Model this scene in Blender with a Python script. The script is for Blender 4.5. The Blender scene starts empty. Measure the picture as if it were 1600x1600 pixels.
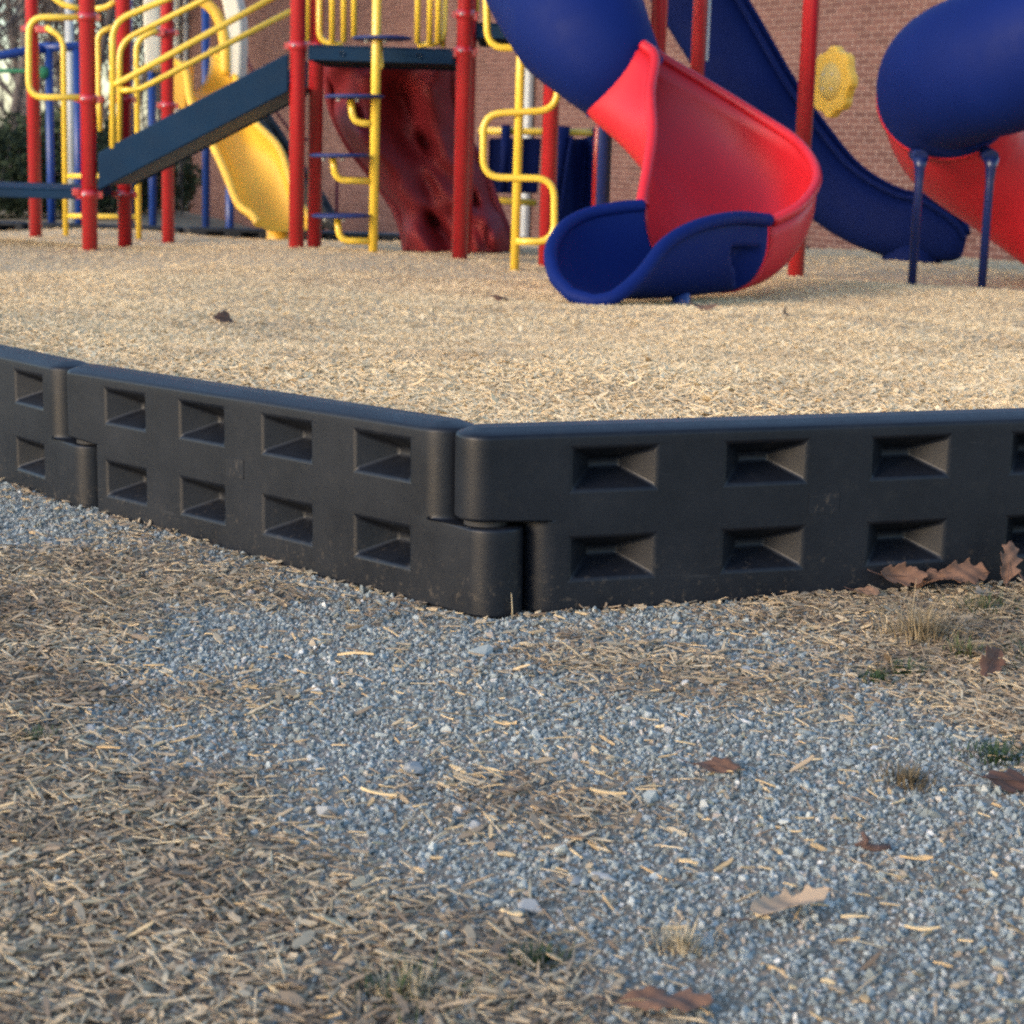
import bpy, bmesh, math, random
import numpy as np
from mathutils import Vector, Matrix

random.seed(7); RNG = np.random.default_rng(7)
scene = bpy.context.scene
R = math.radians

# ------------------------------------------------------------------ camera
FPX, PITCH, ROLL, HC = 2955.6, 0.192, 0.0303, 0.7485
_fw = np.array([0, math.cos(PITCH), -math.sin(PITCH)])
_up0 = np.array([0, math.sin(PITCH), math.cos(PITCH)]); _rt0 = np.array([1., 0, 0])
_rt = math.cos(ROLL)*_rt0 + math.sin(ROLL)*_up0
_up = -math.sin(ROLL)*_rt0 + math.cos(ROLL)*_up0
camd = bpy.data.cameras.new('camera'); cam = bpy.data.objects.new('camera', camd)
scene.collection.objects.link(cam); scene.camera = cam
m = Matrix.Identity(4)
for i in range(3):
    m[i][0] = _rt[i]; m[i][1] = _up[i]; m[i][2] = -_fw[i]
m[2][3] = HC
cam.matrix_world = m
camd.sensor_width = 36; camd.lens = 36*FPX/1600
camd.clip_start = 0.05; camd.clip_end = 2000
camd.dof.use_dof = True; camd.dof.focus_distance = 3.0; camd.dof.aperture_fstop = 9.0

# ------------------------------------------------------------------ sky, sun, exposure
SUN_AZ = R(-128)      # compass-like angle from +Y, clockwise positive: behind and left of the camera
SUN_EL = R(16)
wd = bpy.data.worlds.new('World'); scene.world = wd; wd.use_nodes = True
nt = wd.node_tree; bg = nt.nodes['Background']
sky = nt.nodes.new('ShaderNodeTexSky'); sky.sky_type = 'NISHITA'; sky.sun_disc = False
sky.sun_elevation = SUN_EL; sky.sun_rotation = SUN_AZ; sky.air_density = 1.0; sky.dust_density = 1.0; sky.ozone_density = 2.0
nt.links.new(sky.outputs[0], bg.inputs[0]); bg.inputs[1].default_value = 0.15
sd = bpy.data.lights.new('sun', 'SUN'); so = bpy.data.objects.new('sun', sd); scene.collection.objects.link(so)
sd.energy = 0.8; sd.angle = R(18); sd.color = (1.0, 0.78, 0.60)
sdir = Vector((math.sin(SUN_AZ)*math.cos(SUN_EL), math.cos(SUN_AZ)*math.cos(SUN_EL), math.sin(SUN_EL)))
so.rotation_euler = (-sdir).to_track_quat('-Z', 'Y').to_euler(); so.location = sdir*30
vs = scene.view_settings
vs.view_transform = 'Standard'; vs.look = 'None'; vs.gamma = 1.0; vs.use_curve_mapping = False; vs.exposure = 1.55
scene.render.engine = 'CYCLES'
scene.cycles.use_denoising = False
try: scene.cycles.denoiser = 'OPENIMAGEDENOISE'
except Exception: pass
scene.cycles.filter_width = 2.2
scene.cycles.max_bounces = 6

# ------------------------------------------------------------------ helpers
C = scene.collection
def W(px, py, Y):
    """layout helper: point at forward distance Y seen at photo pixel (px, py)"""
    D = _fw*FPX + _rt*(px-800) - _up*(py-800)
    t = Y/D[1]
    return np.array([D[0]*t, Y, HC + D[2]*t])
def WX(px, py, Y): return W(px, py, Y)[0]
def WZ(px, py, Y): return W(px, py, Y)[2]
def smooth(a, b, x):
    t = np.clip((x-a)/(b-a), 0, 1); return t*t*(3-2*t)
MY = [2, 3.3, 4.2, 5.2, 7, 9, 10.9, 12, 13.5, 15]; MZ = [.268, .268, .245, .2, .135, .095, .1, .06, .01, -.01]
def lump(x, y, s=1.0):
    return s*(np.sin(x*3.1+1.3*np.sin(y*1.7))*0.5 + np.sin(y*4.3+x*1.9+2)*0.35 + np.sin(x*8.7+y*6.1)*0.2)
def mulch_z(x, y):
    return np.interp(y, MY, MZ) + lump(np.asarray(x), np.asarray(y), .016) + .032*np.sin(np.asarray(x)*1.7+.9*np.asarray(y))*np.sin(np.asarray(y)*1.3-.6*np.asarray(x))*smooth(3.8, 5.5, np.asarray(y)) - .012*np.clip(-x-1.5, 0, 2)*(np.asarray(y) > 6)
def ground_z(x, y):
    x = np.asarray(x, float); y = np.asarray(y, float)
    front = .02*np.clip(x, -3, 3) + lump(x*1.7, y*1.7, .0035)
    back = -.26 - .042*np.clip(y-15.5, 0, 40)
    bank = smooth(3.4, 5.0, -x)*(1-smooth(28, 34, y)); back = back*(1-bank) + (-.36)*bank
    t = smooth(5.0, 15.5, y)
    return front*(1-t) + back*t

class MB:
    def __init__(s): s.v = []; s.f = []; s.sm = []
    def add(s, vs_, fs, smooth_=True):
        o = len(s.v); s.v += [tuple(map(float, p)) for p in vs_]
        s.f += [tuple(i+o for i in f) for f in fs]; s.sm += [smooth_]*len(fs)
    def box(s, lo, hi, M=None):
        x0, y0, z0 = lo; x1, y1, z1 = hi
        p = [(x0,y0,z0),(x1,y0,z0),(x1,y1,z0),(x0,y1,z0),(x0,y0,z1),(x1,y0,z1),(x1,y1,z1),(x0,y1,z1)]
        if M is not None: p = [tuple(M @ Vector(q)) for q in p]
        s.add(p, [(0,3,2,1),(4,5,6,7),(0,1,5,4),(1,2,6,5),(2,3,7,6),(3,0,4,7)], False)
    def tube(s, pts, r, n=12, closed=False, caps=True):
        P = np.array(pts, float); k = len(P)
        rr = np.full(k, r) if np.isscalar(r) else np.array(r, float)
        T = np.zeros_like(P)
        for i in range(k):
            a = P[(i-1) % k] if (closed or i > 0) else P[i]; b = P[(i+1) % k] if (closed or i < k-1) else P[i]
            T[i] = b-a
        T /= np.maximum(np.linalg.norm(T, axis=1)[:, None], 1e-9)
        ref = np.array([0, 0, 1.]) if abs(T[0][2]) < .9 else np.array([1., 0, 0])
        N = np.cross(T[0], ref); N /= np.linalg.norm(N)
        V = []
        ang = np.linspace(0, 2*math.pi, n, endpoint=False)
        for i in range(k):
            N = N - T[i]*(N@T[i]); N /= max(np.linalg.norm(N), 1e-9); B = np.cross(T[i], N)
            V += [P[i] + rr[i]*(math.cos(a)*N + math.sin(a)*B) for a in ang]
        F = []
        for i in range(k if closed else k-1):
            j = (i+1) % k
            for q in range(n): F.append((i*n+q, i*n+(q+1) % n, j*n+(q+1) % n, j*n+q))
        o = len(s.v); s.add(V, F, True)
        if caps and not closed:
            s.f.append(tuple(o+q for q in range(n-1, -1, -1))); s.sm.append(False)
            s.f.append(tuple(o+(k-1)*n+q for q in range(n))); s.sm.append(False)
    def cyl(s, x, y, z0, z1, r, n=20): s.tube([(x, y, z0), (x, y, z1)], r, n)
    def lathe(s, prof, origin=(0,0,0), n=24, M=None):
        V = []
        for (r, z) in prof:
            for q in range(n):
                a = 2*math.pi*q/n; p = Vector((r*math.cos(a), r*math.sin(a), z))
                if M is not None: p = M @ p
                V.append((p.x+origin[0], p.y+origin[1], p.z+origin[2]))
        F = [(i*n+q, i*n+(q+1) % n, (i+1)*n+(q+1) % n, (i+1)*n+q) for i in range(len(prof)-1) for q in range(n)]
        s.add(V, F, True)
    def mesh(s, name):
        me = bpy.data.meshes.new(name); me.from_pydata(s.v, [], s.f)
        me.polygons.foreach_set('use_smooth', s.sm); me.update(); return me
    def build(s, name, mat, parent=None, bevel=0, solid=0, sub=0):
        o = bpy.data.objects.new(name, s.mesh(name)); C.objects.link(o)
        if mat: o.data.materials.append(mat)
        if parent: o.parent = parent
        if solid:
            md = o.modifiers.new('s', 'SOLIDIFY'); md.thickness = abs(solid); md.offset = -1 if solid > 0 else 1
        if bevel:
            md = o.modifiers.new('b', 'BEVEL'); md.width = bevel; md.segments = 2; md.limit_method = 'ANGLE'; md.angle_limit = R(35)
        if sub:
            md = o.modifiers.new('u', 'SUBSURF'); md.levels = sub; md.render_levels = sub
        return o

def tag(o, label=None, cat=None, group=None, kind=None):
    if label: o['label'] = label
    if cat: o['category'] = cat
    if group: o['group'] = group
    if kind: o['kind'] = kind
    return o
def thing(name, label, cat, loc=(0,0,0), group=None):
    o = bpy.data.objects.new(name, None); C.objects.link(o); o.location = loc; o.empty_display_size = .1
    return tag(o, label, cat, group)
def keep(o, parent):   # parent an object built in world space to an Empty that has a location
    o.parent = parent; o.location = Vector(o.location) - Vector(parent.location); return o
def crom(P, n=8):
    P = [np.array(p, float) for p in P]; P = [2*P[0]-P[1]] + P + [2*P[-1]-P[-2]]
    out = []
    for i in range(1, len(P)-2):
        a, b, c, d = P[i-1:i+3]
        for k in range(n):
            t = k/n
            out.append(.5*((2*b)+(-a+c)*t+(2*a-5*b+4*c-d)*t*t+(-a+3*b-3*c+d)*t**3))
    out.append(P[-2]); return out
def rounded(P, r, n=6, closed=False):
    """polyline with filleted corners"""
    P = [np.array(p, float) for p in P]; out = []
    k = len(P)
    for i in range(k):
        if not closed and (i == 0 or i == k-1): out.append(P[i]); continue
        a = P[i-1]-P[i]; b = P[(i+1) % k]-P[i]; la = np.linalg.norm(a); lb = np.linalg.norm(b)
        rr = min(r, .49*la, .49*lb); A = P[i]+a/la*rr; B = P[i]+b/lb*rr
        for t in np.linspace(0, 1, n+1): out.append((1-t)**2*A+2*t*(1-t)*P[i]+t*t*B)
    return out

# ------------------------------------------------------------------ materials
def new_mat(name):
    mt = bpy.data.materials.new(name); mt.use_nodes = True
    return mt, mt.node_tree, mt.node_tree.nodes['Principled BSDF']
def noise_fac(t, scale, detail=4, coord='Object', rough=.55):
    tc = t.nodes.new('ShaderNodeTexCoord'); nz = t.nodes.new('ShaderNodeTexNoise')
    nz.inputs['Scale'].default_value = scale; nz.inputs['Detail'].default_value = detail; nz.inputs['Roughness'].default_value = rough
    t.links.new(tc.outputs[coord], nz.inputs['Vector']); return nz.outputs[0]
def ramp(t, fac, stops, interp='LINEAR'):
    r_ = t.nodes.new('ShaderNodeValToRGB'); r_.color_ramp.interpolation = interp
    e = r_.color_ramp.elements
    while len(e) < len(stops): e.new(.5)
    for i, (p, c) in enumerate(stops): e[i].position = p; e[i].color = (*c, 1)
    t.links.new(fac, r_.inputs[0]); return r_.outputs[0]
def mix(t, fac, a, b, mode='MIX'):
    n = t.nodes.new('ShaderNodeMix'); n.data_type = 'RGBA'; n.blend_type = mode
    for s_, v in ((n.inputs[0], fac), (n.inputs[6], a), (n.inputs[7], b)):
        if hasattr(v, 'is_linked'): t.links.new(v, s_)
        elif isinstance(v, (int, float)): s_.default_value = v
        else: s_.default_value = (*v, 1)
    return n.outputs[2]
def bump(t, b, h, strength=.3, dist=.01):
    n = t.nodes.new('ShaderNodeBump'); n.inputs['Strength'].default_value = strength; n.inputs['Distance'].default_value = dist
    t.links.new(h, n.inputs['Height']); t.links.new(n.outputs[0], b.inputs['Normal'])
def mathn(t, op, a, b):
    n = t.nodes.new('ShaderNodeMath'); n.operation = op
    for s_, v in ((n.inputs[0], a), (n.inputs[1], b)):
        if hasattr(v, 'is_linked'): t.links.new(v, s_)
        else: s_.default_value = v
    return n.outputs[0]
def paint(name, col, rough=.35, var=.25, bscale=None, bstr=.1, spec=.5, coat=0, vscale=3):
    mt, t, b = new_mat(name)
    f = noise_fac(t, vscale, 5)
    dark = tuple(c*(1-var) for c in col); light = tuple(min(1, c*(1+var*.6)+.004*var) for c in col)
    t.links.new(ramp(t, f, [(.3, dark), (.7, light)]), b.inputs['Base Color'])
    rf = noise_fac(t, vscale*4, 3)
    mr = t.nodes.new('ShaderNodeMapRange'); mr.inputs[3].default_value = rough*.8; mr.inputs[4].default_value = rough*1.3
    t.links.new(rf, mr.inputs[0]); t.links.new(mr.outputs[0], b.inputs['Roughness'])
    b.inputs['Specular IOR Level'].default_value = spec; b.inputs['Coat Weight'].default_value = coat
    if bscale: bump(t, b, noise_fac(t, bscale, 2), bstr, .002)
    return mt
M = {}
M['red'] = paint('red_powder_coat', (.40, .013, .017), .30, .16, 60, .03, .5, .45)
M['yellow'] = paint('yellow_powder_coat', (.80, .53, .05), .33, .12, 60, .04, .5, .25)
M['bluepost'] = paint('blue_powder_coat', (.006, .034, .19), .36, .2, 60, .05)
M['navypost'] = paint('navy_powder_coat', (.004, .012, .075), .30, .2, 60, .05)
M['bluedisc'] = paint('blue_vinyl', (.007, .021, .115), .6, .25, 200, .2)
M['deck'] = paint('navy_vinyl_deck', (.0045, .024, .058), .75, .2, 260, .25, .18)
M['blacksteel'] = paint('black_vinyl', (.012, .014, .018), .5, .3, 200, .2)
M['redplastic'] = paint('red_moulded_plastic', (.52, .013, .022), .42, .13, 150, .06, .42, .0, 2)
M['shadedredplastic'] = paint('shaded_red_moulded_plastic', (.20, .008, .014), .66, .2, 40, .15, .5, 0, 4)  # climber red, darkened so the colour itself holds its shade
M['blueplastic'] = paint('blue_moulded_plastic', (.0010, .0105, .100), .66, .12, 150, .06, .14, 0, 2)
M['navyplastic'] = paint('navy_moulded_plastic', (.0010, .0072, .062), .70, .12, 150, .06, .12, 0, 2)
M['yellowplastic'] = paint('yellow_moulded_plastic', (.82, .47, .045), .40, .14, 150, .06, .5, 0, 2)
M['cream'] = paint('cream_moulded_plastic', (.66, .62, .50), .45, .1, 150, .06)
M['hub'] = paint('pale_yellow_moulded_plastic', (.62, .42, .10), .5, .15, 150, .06)
M['bolt'] = paint('galvanised_bolt', (.45, .46, .46), .35, .2)
M['pipe'] = paint('grey_painted_metal', (.42, .43, .42), .5, .15)
M['greenrope'] = paint('green_rope', (.02, .16, .08), .8, .2)
M['rope'] = paint('dark_red_rope', (.16, .02, .03), .8, .2)
M['dark'] = paint('dark_rubber', (.02, .02, .022), .7, .2)

def plastic_border():
    mt, t, b = new_mat('black_border_plastic')
    f = noise_fac(t, 5, 6, rough=.7); f2 = noise_fac(t, 35, 4)
    c = ramp(t, f, [(.35, (.0038, .0052, .0090)), (.7, (.0078, .0096, .0145))])
    d = ramp(t, f2, [(.55, (0, 0, 0)), (.8, (.25, .25, .25))])
    c = mix(t, mathn(t, 'MULTIPLY', d, .8), c, (.030, .028, .026))
    tc = t.nodes.new('ShaderNodeTexCoord'); sx = t.nodes.new('ShaderNodeSeparateXYZ'); t.links.new(tc.outputs['Object'], sx.inputs[0])
    low = t.nodes.new('ShaderNodeMapRange'); low.inputs[1].default_value = .12; low.inputs[2].default_value = 0.0; t.links.new(sx.outputs[2], low.inputs[0])
    spl = ramp(t, noise_fac(t, 75, 6, rough=.75), [(.56, (0,)*3), (.66, (1,)*3)])       # dried mud splashes
    c = mix(t, mathn(t, 'MULTIPLY', mathn(t, 'MULTIPLY', spl, low.outputs[0]), .55), c, (.10, .08, .06))
    scr = t.nodes.new('ShaderNodeTexNoise'); scr.inputs['Scale'].default_value = 9; scr.inputs['Detail'].default_value = 8; scr.inputs['Roughness'].default_value = .8
    mp = t.nodes.new('ShaderNodeMapping'); mp.inputs['Scale'].default_value = (.6, 6, 9); mp.inputs['Rotation'].default_value = (0, .5, 0); t.links.new(tc.outputs['Object'], mp.inputs[0]); t.links.new(mp.outputs[0], scr.inputs['Vector'])
    c = mix(t, mathn(t, 'MULTIPLY', ramp(t, scr.outputs[0], [(.61, (0,)*3), (.69, (1,)*3)]), .45), c, (.035, .036, .04))   # pale scuffs
    t.links.new(c, b.inputs['Base Color'])
    t.links.new(ramp(t, f, [(.3, (.40,)*3), (.75, (.58,)*3)]), b.inputs['Roughness'])
    bump(t, b, noise_fac(t, 420, 2), .22, .0012); b.inputs['Specular IOR Level'].default_value = .33
    return mt
M['border'] = plastic_border()

def brick_mat():
    mt, t, b = new_mat('brick')
    g = t.nodes.new('ShaderNodeNewGeometry'); oi = t.nodes.new('ShaderNodeObjectInfo')
    r_ = mathn(t, 'FRACT', mathn(t, 'ADD', g.outputs['Random Per Island'], oi.outputs['Random']), 0)
    c = ramp(t, r_, [(0, (.070, .027, .021)), (.3, (.098, .039, .031)), (.7, (.114, .048, .038)), (1, (.142, .064, .050))])
    n = noise_fac(t, 60, 4)
    c = mix(t, .35, c, ramp(t, n, [(.3, (.068, .027, .022)), (.7, (.135, .064, .050))]))
    t.links.new(c, b.inputs['Base Color']); b.inputs['Roughness'].default_value = .85
    bump(t, b, n, .3, .004); return mt
M['brick'] = brick_mat()
def simple(name, stops, scale, rough=.9, bs=.3, bd=.01, detail=6):
    mt, t, b = new_mat(name); f = noise_fac(t, scale, detail)
    t.links.new(ramp(t, f, stops), b.inputs['Base Color']); b.inputs['Roughness'].default_value = rough
    bump(t, b, noise_fac(t, scale*4, 4), bs, bd); return mt
M['mortar'] = simple('mortar', [(.3, (.24, .16, .14)), (.7, (.33, .245, .215))], 30)
def rand_mat(name, stops, rough=.8, nscale=90, nmix=.25, dark=(.1, .08, .06), patch=None):
    mt, t, b = new_mat(name)
    oi = t.nodes.new('ShaderNodeObjectInfo')
    c = ramp(t, oi.outputs['Random'], stops)
    n = noise_fac(t, nscale, 4)
    c = mix(t, mathn(t, 'MULTIPLY', ramp(t, n, [(.4, (0,)*3), (.75, (1,)*3)]), nmix), c, dark)
    if patch:      # damp or weathered patches that lie where they lie
        pn = t.nodes.new('ShaderNodeTexNoise'); pn.inputs['Scale'].default_value = patch[0]; pn.inputs['Detail'].default_value = 5; pn.inputs['Roughness'].default_value = .65
        t.links.new(oi.outputs['Location'], pn.inputs['Vector'])
        c = mix(t, mathn(t, 'MULTIPLY', ramp(t, pn.outputs[0], [(.46, (0,)*3), (.68, (1,)*3)]), patch[1]), c, patch[2])
    t.links.new(c, b.inputs['Base Color']); b.inputs['Roughness'].default_value = rough
    b.inputs['Specular IOR Level'].default_value = .3
    return mt
M['gravel'] = rand_mat('crushed_stone', [(0, (.115, .130, .126)), (.2, (.180, .203, .197)), (.5, (.245, .273, .265)), (.74, (.315, .345, .333)), (.86, (.41, .432, .41)), (.93, (.36, .29, .21)), (.96, (.30, .26, .23)), (1, (.60, .59, .55))], .85, 160, .3, (.17, .18, .185))
M['chipnew'] = rand_mat('fresh_wood_chips', [(0, (.40, .275, .155)), (.08, (.58, .425, .245)), (.5, (.69, .525, .315)), (.88, (.76, .605, .385)), (1, (.74, .50, .255))], .95, 60, .12, (.38, .25, .13), (2.2, .8, (.43, .315, .195)))
M['chipold'] = rand_mat('weathered_wood_chips', [(0, (.16, .112, .075)), (.15, (.27, .20, .135)), (.4, (.385, .295, .195)), (.7, (.465, .37, .245)), (.9, (.55, .45, .305)), (1, (.62, .44, .24))], .97, 80, .2, (.18, .125, .08), (4.5, .85, (.145, .105, .075)))
M['drygrass'] = rand_mat('dry_grass', [(0, (.12, .09, .05)), (.4, (.26, .20, .12)), (.8, (.40, .32, .20)), (1, (.48, .4, .27))], .9, 30, .2)
M['greengrass'] = rand_mat('green_grass', [(0, (.025, .05, .018)), (.6, (.05, .085, .03)), (1, (.11, .13, .05))], .85, 30, .2, (.03, .04, .02))
M['leafbrown'] = rand_mat('dead_leaf', [(0, (.10, .048, .032)), (.35, (.15, .075, .048)), (.7, (.19, .108, .070)), (1, (.25, .165, .11))], .85, 6, .65, (.075, .042, .032))
M['leaftan'] = rand_mat('pale_dead_leaf', [(0, (.30, .22, .15)), (1, (.36, .27, .19))], .8, 25, .3, (.2, .14, .09))
M['stone'] = rand_mat('pale_stone', [(0, (.24, .25, .25)), (1, (.40, .39, .37))], .9, 9, .55, (.16, .165, .165))
M['splinter'] = rand_mat('yellow_splinter', [(0, (.50, .33, .16)), (1, (.62, .47, .27))], .85, 50, .2, (.3, .18, .08))
M['twig'] = simple('twig', [(.3, (.06, .035, .03)), (.7, (.12, .07, .055))], 60)
M['bark'] = simple('bark', [(.3, (.055, .045, .045)), (.7, (.13, .11, .105))], 12)
M['evergreen'] = rand_mat('evergreen_leaf', [(0, (.018, .030, .014)), (.5, (.035, .052, .024)), (1, (.06, .075, .035))], .8, 9, .3, (.02, .03, .015))

def bed_mat():
    mt, t, b = new_mat('wood_fibre_bed')
    v = t.nodes.new('ShaderNodeTexVoronoi'); v.inputs['Scale'].default_value = 55
    tc = t.nodes.new('ShaderNodeTexCoord'); t.links.new(tc.outputs['Object'], v.inputs['Vector'])
    c = ramp(t, v.outputs['Color'], [(.1, (.44, .32, .185)), (.5, (.56, .42, .245)), (.9, (.63, .48, .29))])
    n = noise_fac(t, 2.2, 4); c = mix(t, .35, c, ramp(t, n, [(.35, (.44, .32, .19)), (.65, (.62, .465, .28))]))
    t.links.new(c, b.inputs['Base Color']); b.inputs['Roughness'].default_value = .95
    bump(t, b, v.outputs['Distance'], .6, .02); return mt
M['bed'] = bed_mat()
def ground_mat():
    mt, t, b = new_mat('gritty_soil')
    tc = t.nodes.new('ShaderNodeTexCoord')
    v = t.nodes.new('ShaderNodeTexVoronoi'); v.inputs['Scale'].default_value = 150; t.links.new(tc.outputs['Object'], v.inputs['Vector'])
    grit = ramp(t, v.outputs['Color'], [(.1, (.13, .135, .14)), (.6, (.22, .23, .235)), (1, (.31, .32, .325))])
    soil = ramp(t, noise_fac(t, 40, 5), [(.3, (.17, .128, .09)), (.7, (.31, .245, .175))])
    straw = ramp(t, noise_fac(t, .6, 8, rough=.7), [(.3, (.21, .155, .09)), (.7, (.36, .28, .17))])
    near = mix(t, ramp(t, noise_fac(t, 3, 5), [(.60, (0,)*3), (.78, (1,)*3)]), soil, grit)
    sx = t.nodes.new('ShaderNodeSeparateXYZ'); t.links.new(tc.outputs['Object'], sx.inputs[0])
    far = t.nodes.new('ShaderNodeMapRange'); far.inputs[1].default_value = 5; far.inputs[2].default_value = 9; t.links.new(sx.outputs[1], far.inputs[0])
    t.links.new(mix(t, far.outputs[0], near, straw), b.inputs['Base Color']); b.inputs['Roughness'].default_value = .95
    bump(t, b, v.outputs['Distance'], .5, .004); return mt
M['ground'] = ground_mat()

# ------------------------------------------------------------------ border layout
L = 1.215; HP = .305; TH = .05
P1 = np.array([-.8686, 3.8733]); P2 = np.array([-.0397, 3.0019])
th3 = .2954; th1 = R(127.5)
P3 = P2 + L*np.array([math.cos(th3), math.sin(th3)]); P4 = P3 + L*np.array([math.cos(.28), math.sin(.28)])
P0 = P1 + L*np.array([math.cos(th1), math.sin(th1)]); Pm = P0 + L*np.array([math.cos(R(112)), math.sin(R(112))])
LINE = [np.array([-9., 11.]), np.array([-5., 9.]), Pm, P0, P1, P2, P3, P4, np.array([5.5, 4.6]), np.array([9, 6.])]
LX = np.array([p[0] for p in LINE]); LYv = np.array([p[1] for p in LINE])
def line_dist(x, y):
    x = np.asarray(x, float); y = np.asarray(y, float); d = np.full(np.broadcast(x, y).shape, 1e9)
    for a, b_ in zip(LINE[:-1], LINE[1:]):
        e = b_-a; t = np.clip(((x-a[0])*e[0]+(y-a[1])*e[1])/(e@e), 0, 1)
        d = np.minimum(d, np.hypot(x-a[0]-t*e[0], y-a[1]-t*e[1]))
    return d
def inside(x, y, off=0): return np.asarray(y) > np.interp(x, LX, LYv) + off

# ------------------------------------------------------------------ ground sheet and play bed
def sheet(name, xs, ys, zf, mat, cull=None):
    X, Y = np.meshgrid(xs, ys); Z = zf(X, Y)
    V = np.stack([X, Y, Z], -1).reshape(-1, 3); nx, ny = len(xs), len(ys)
    F = [(j*nx+i, j*nx+i+1, (j+1)*nx+i+1, (j+1)*nx+i) for j in range(ny-1) for i in range(nx-1) if cull is None or cull(X[j, i], Y[j, i], X[j+1, i+1], Y[j+1, i+1])]
    b = MB(); b.add(V.tolist(), F, True); o = b.build(name, mat); o['kind'] = 'structure'; return o
gx = np.concatenate([[-300, -120, -60, -30, -15, -10, -8, -7, -6, -5.5, -5, -4.5], np.arange(-4, 4.01, .08), [5, 8, 15, 30, 60, 120, 300]])
gy = np.concatenate([[-60, -20, -8, -3, -1], np.arange(0, 6, .08), np.arange(6, 18, .6), np.arange(18, 60, 2), [60, 120, 250, 600]])
sheet('ground', gx, gy, ground_z, M['ground'])
bx = np.concatenate([np.arange(-7, -2.5, .15), np.arange(-2.5, 3.2, .03), np.arange(3.2, 8, .15)])
by = np.concatenate([np.arange(2.8, 5.5, .03), np.arange(5.5, 14.7, .12)])
def bed_zf(X, Y): return np.where(inside(X, Y) & (line_dist(X, Y) > .042), mulch_z(X, Y), -.12)
sheet('play_bed', bx, by, bed_zf, M['bed'], lambda x0, y0, x1, y1: inside(x0, y0, -.35) or inside(x1, y1, -.35))

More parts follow.
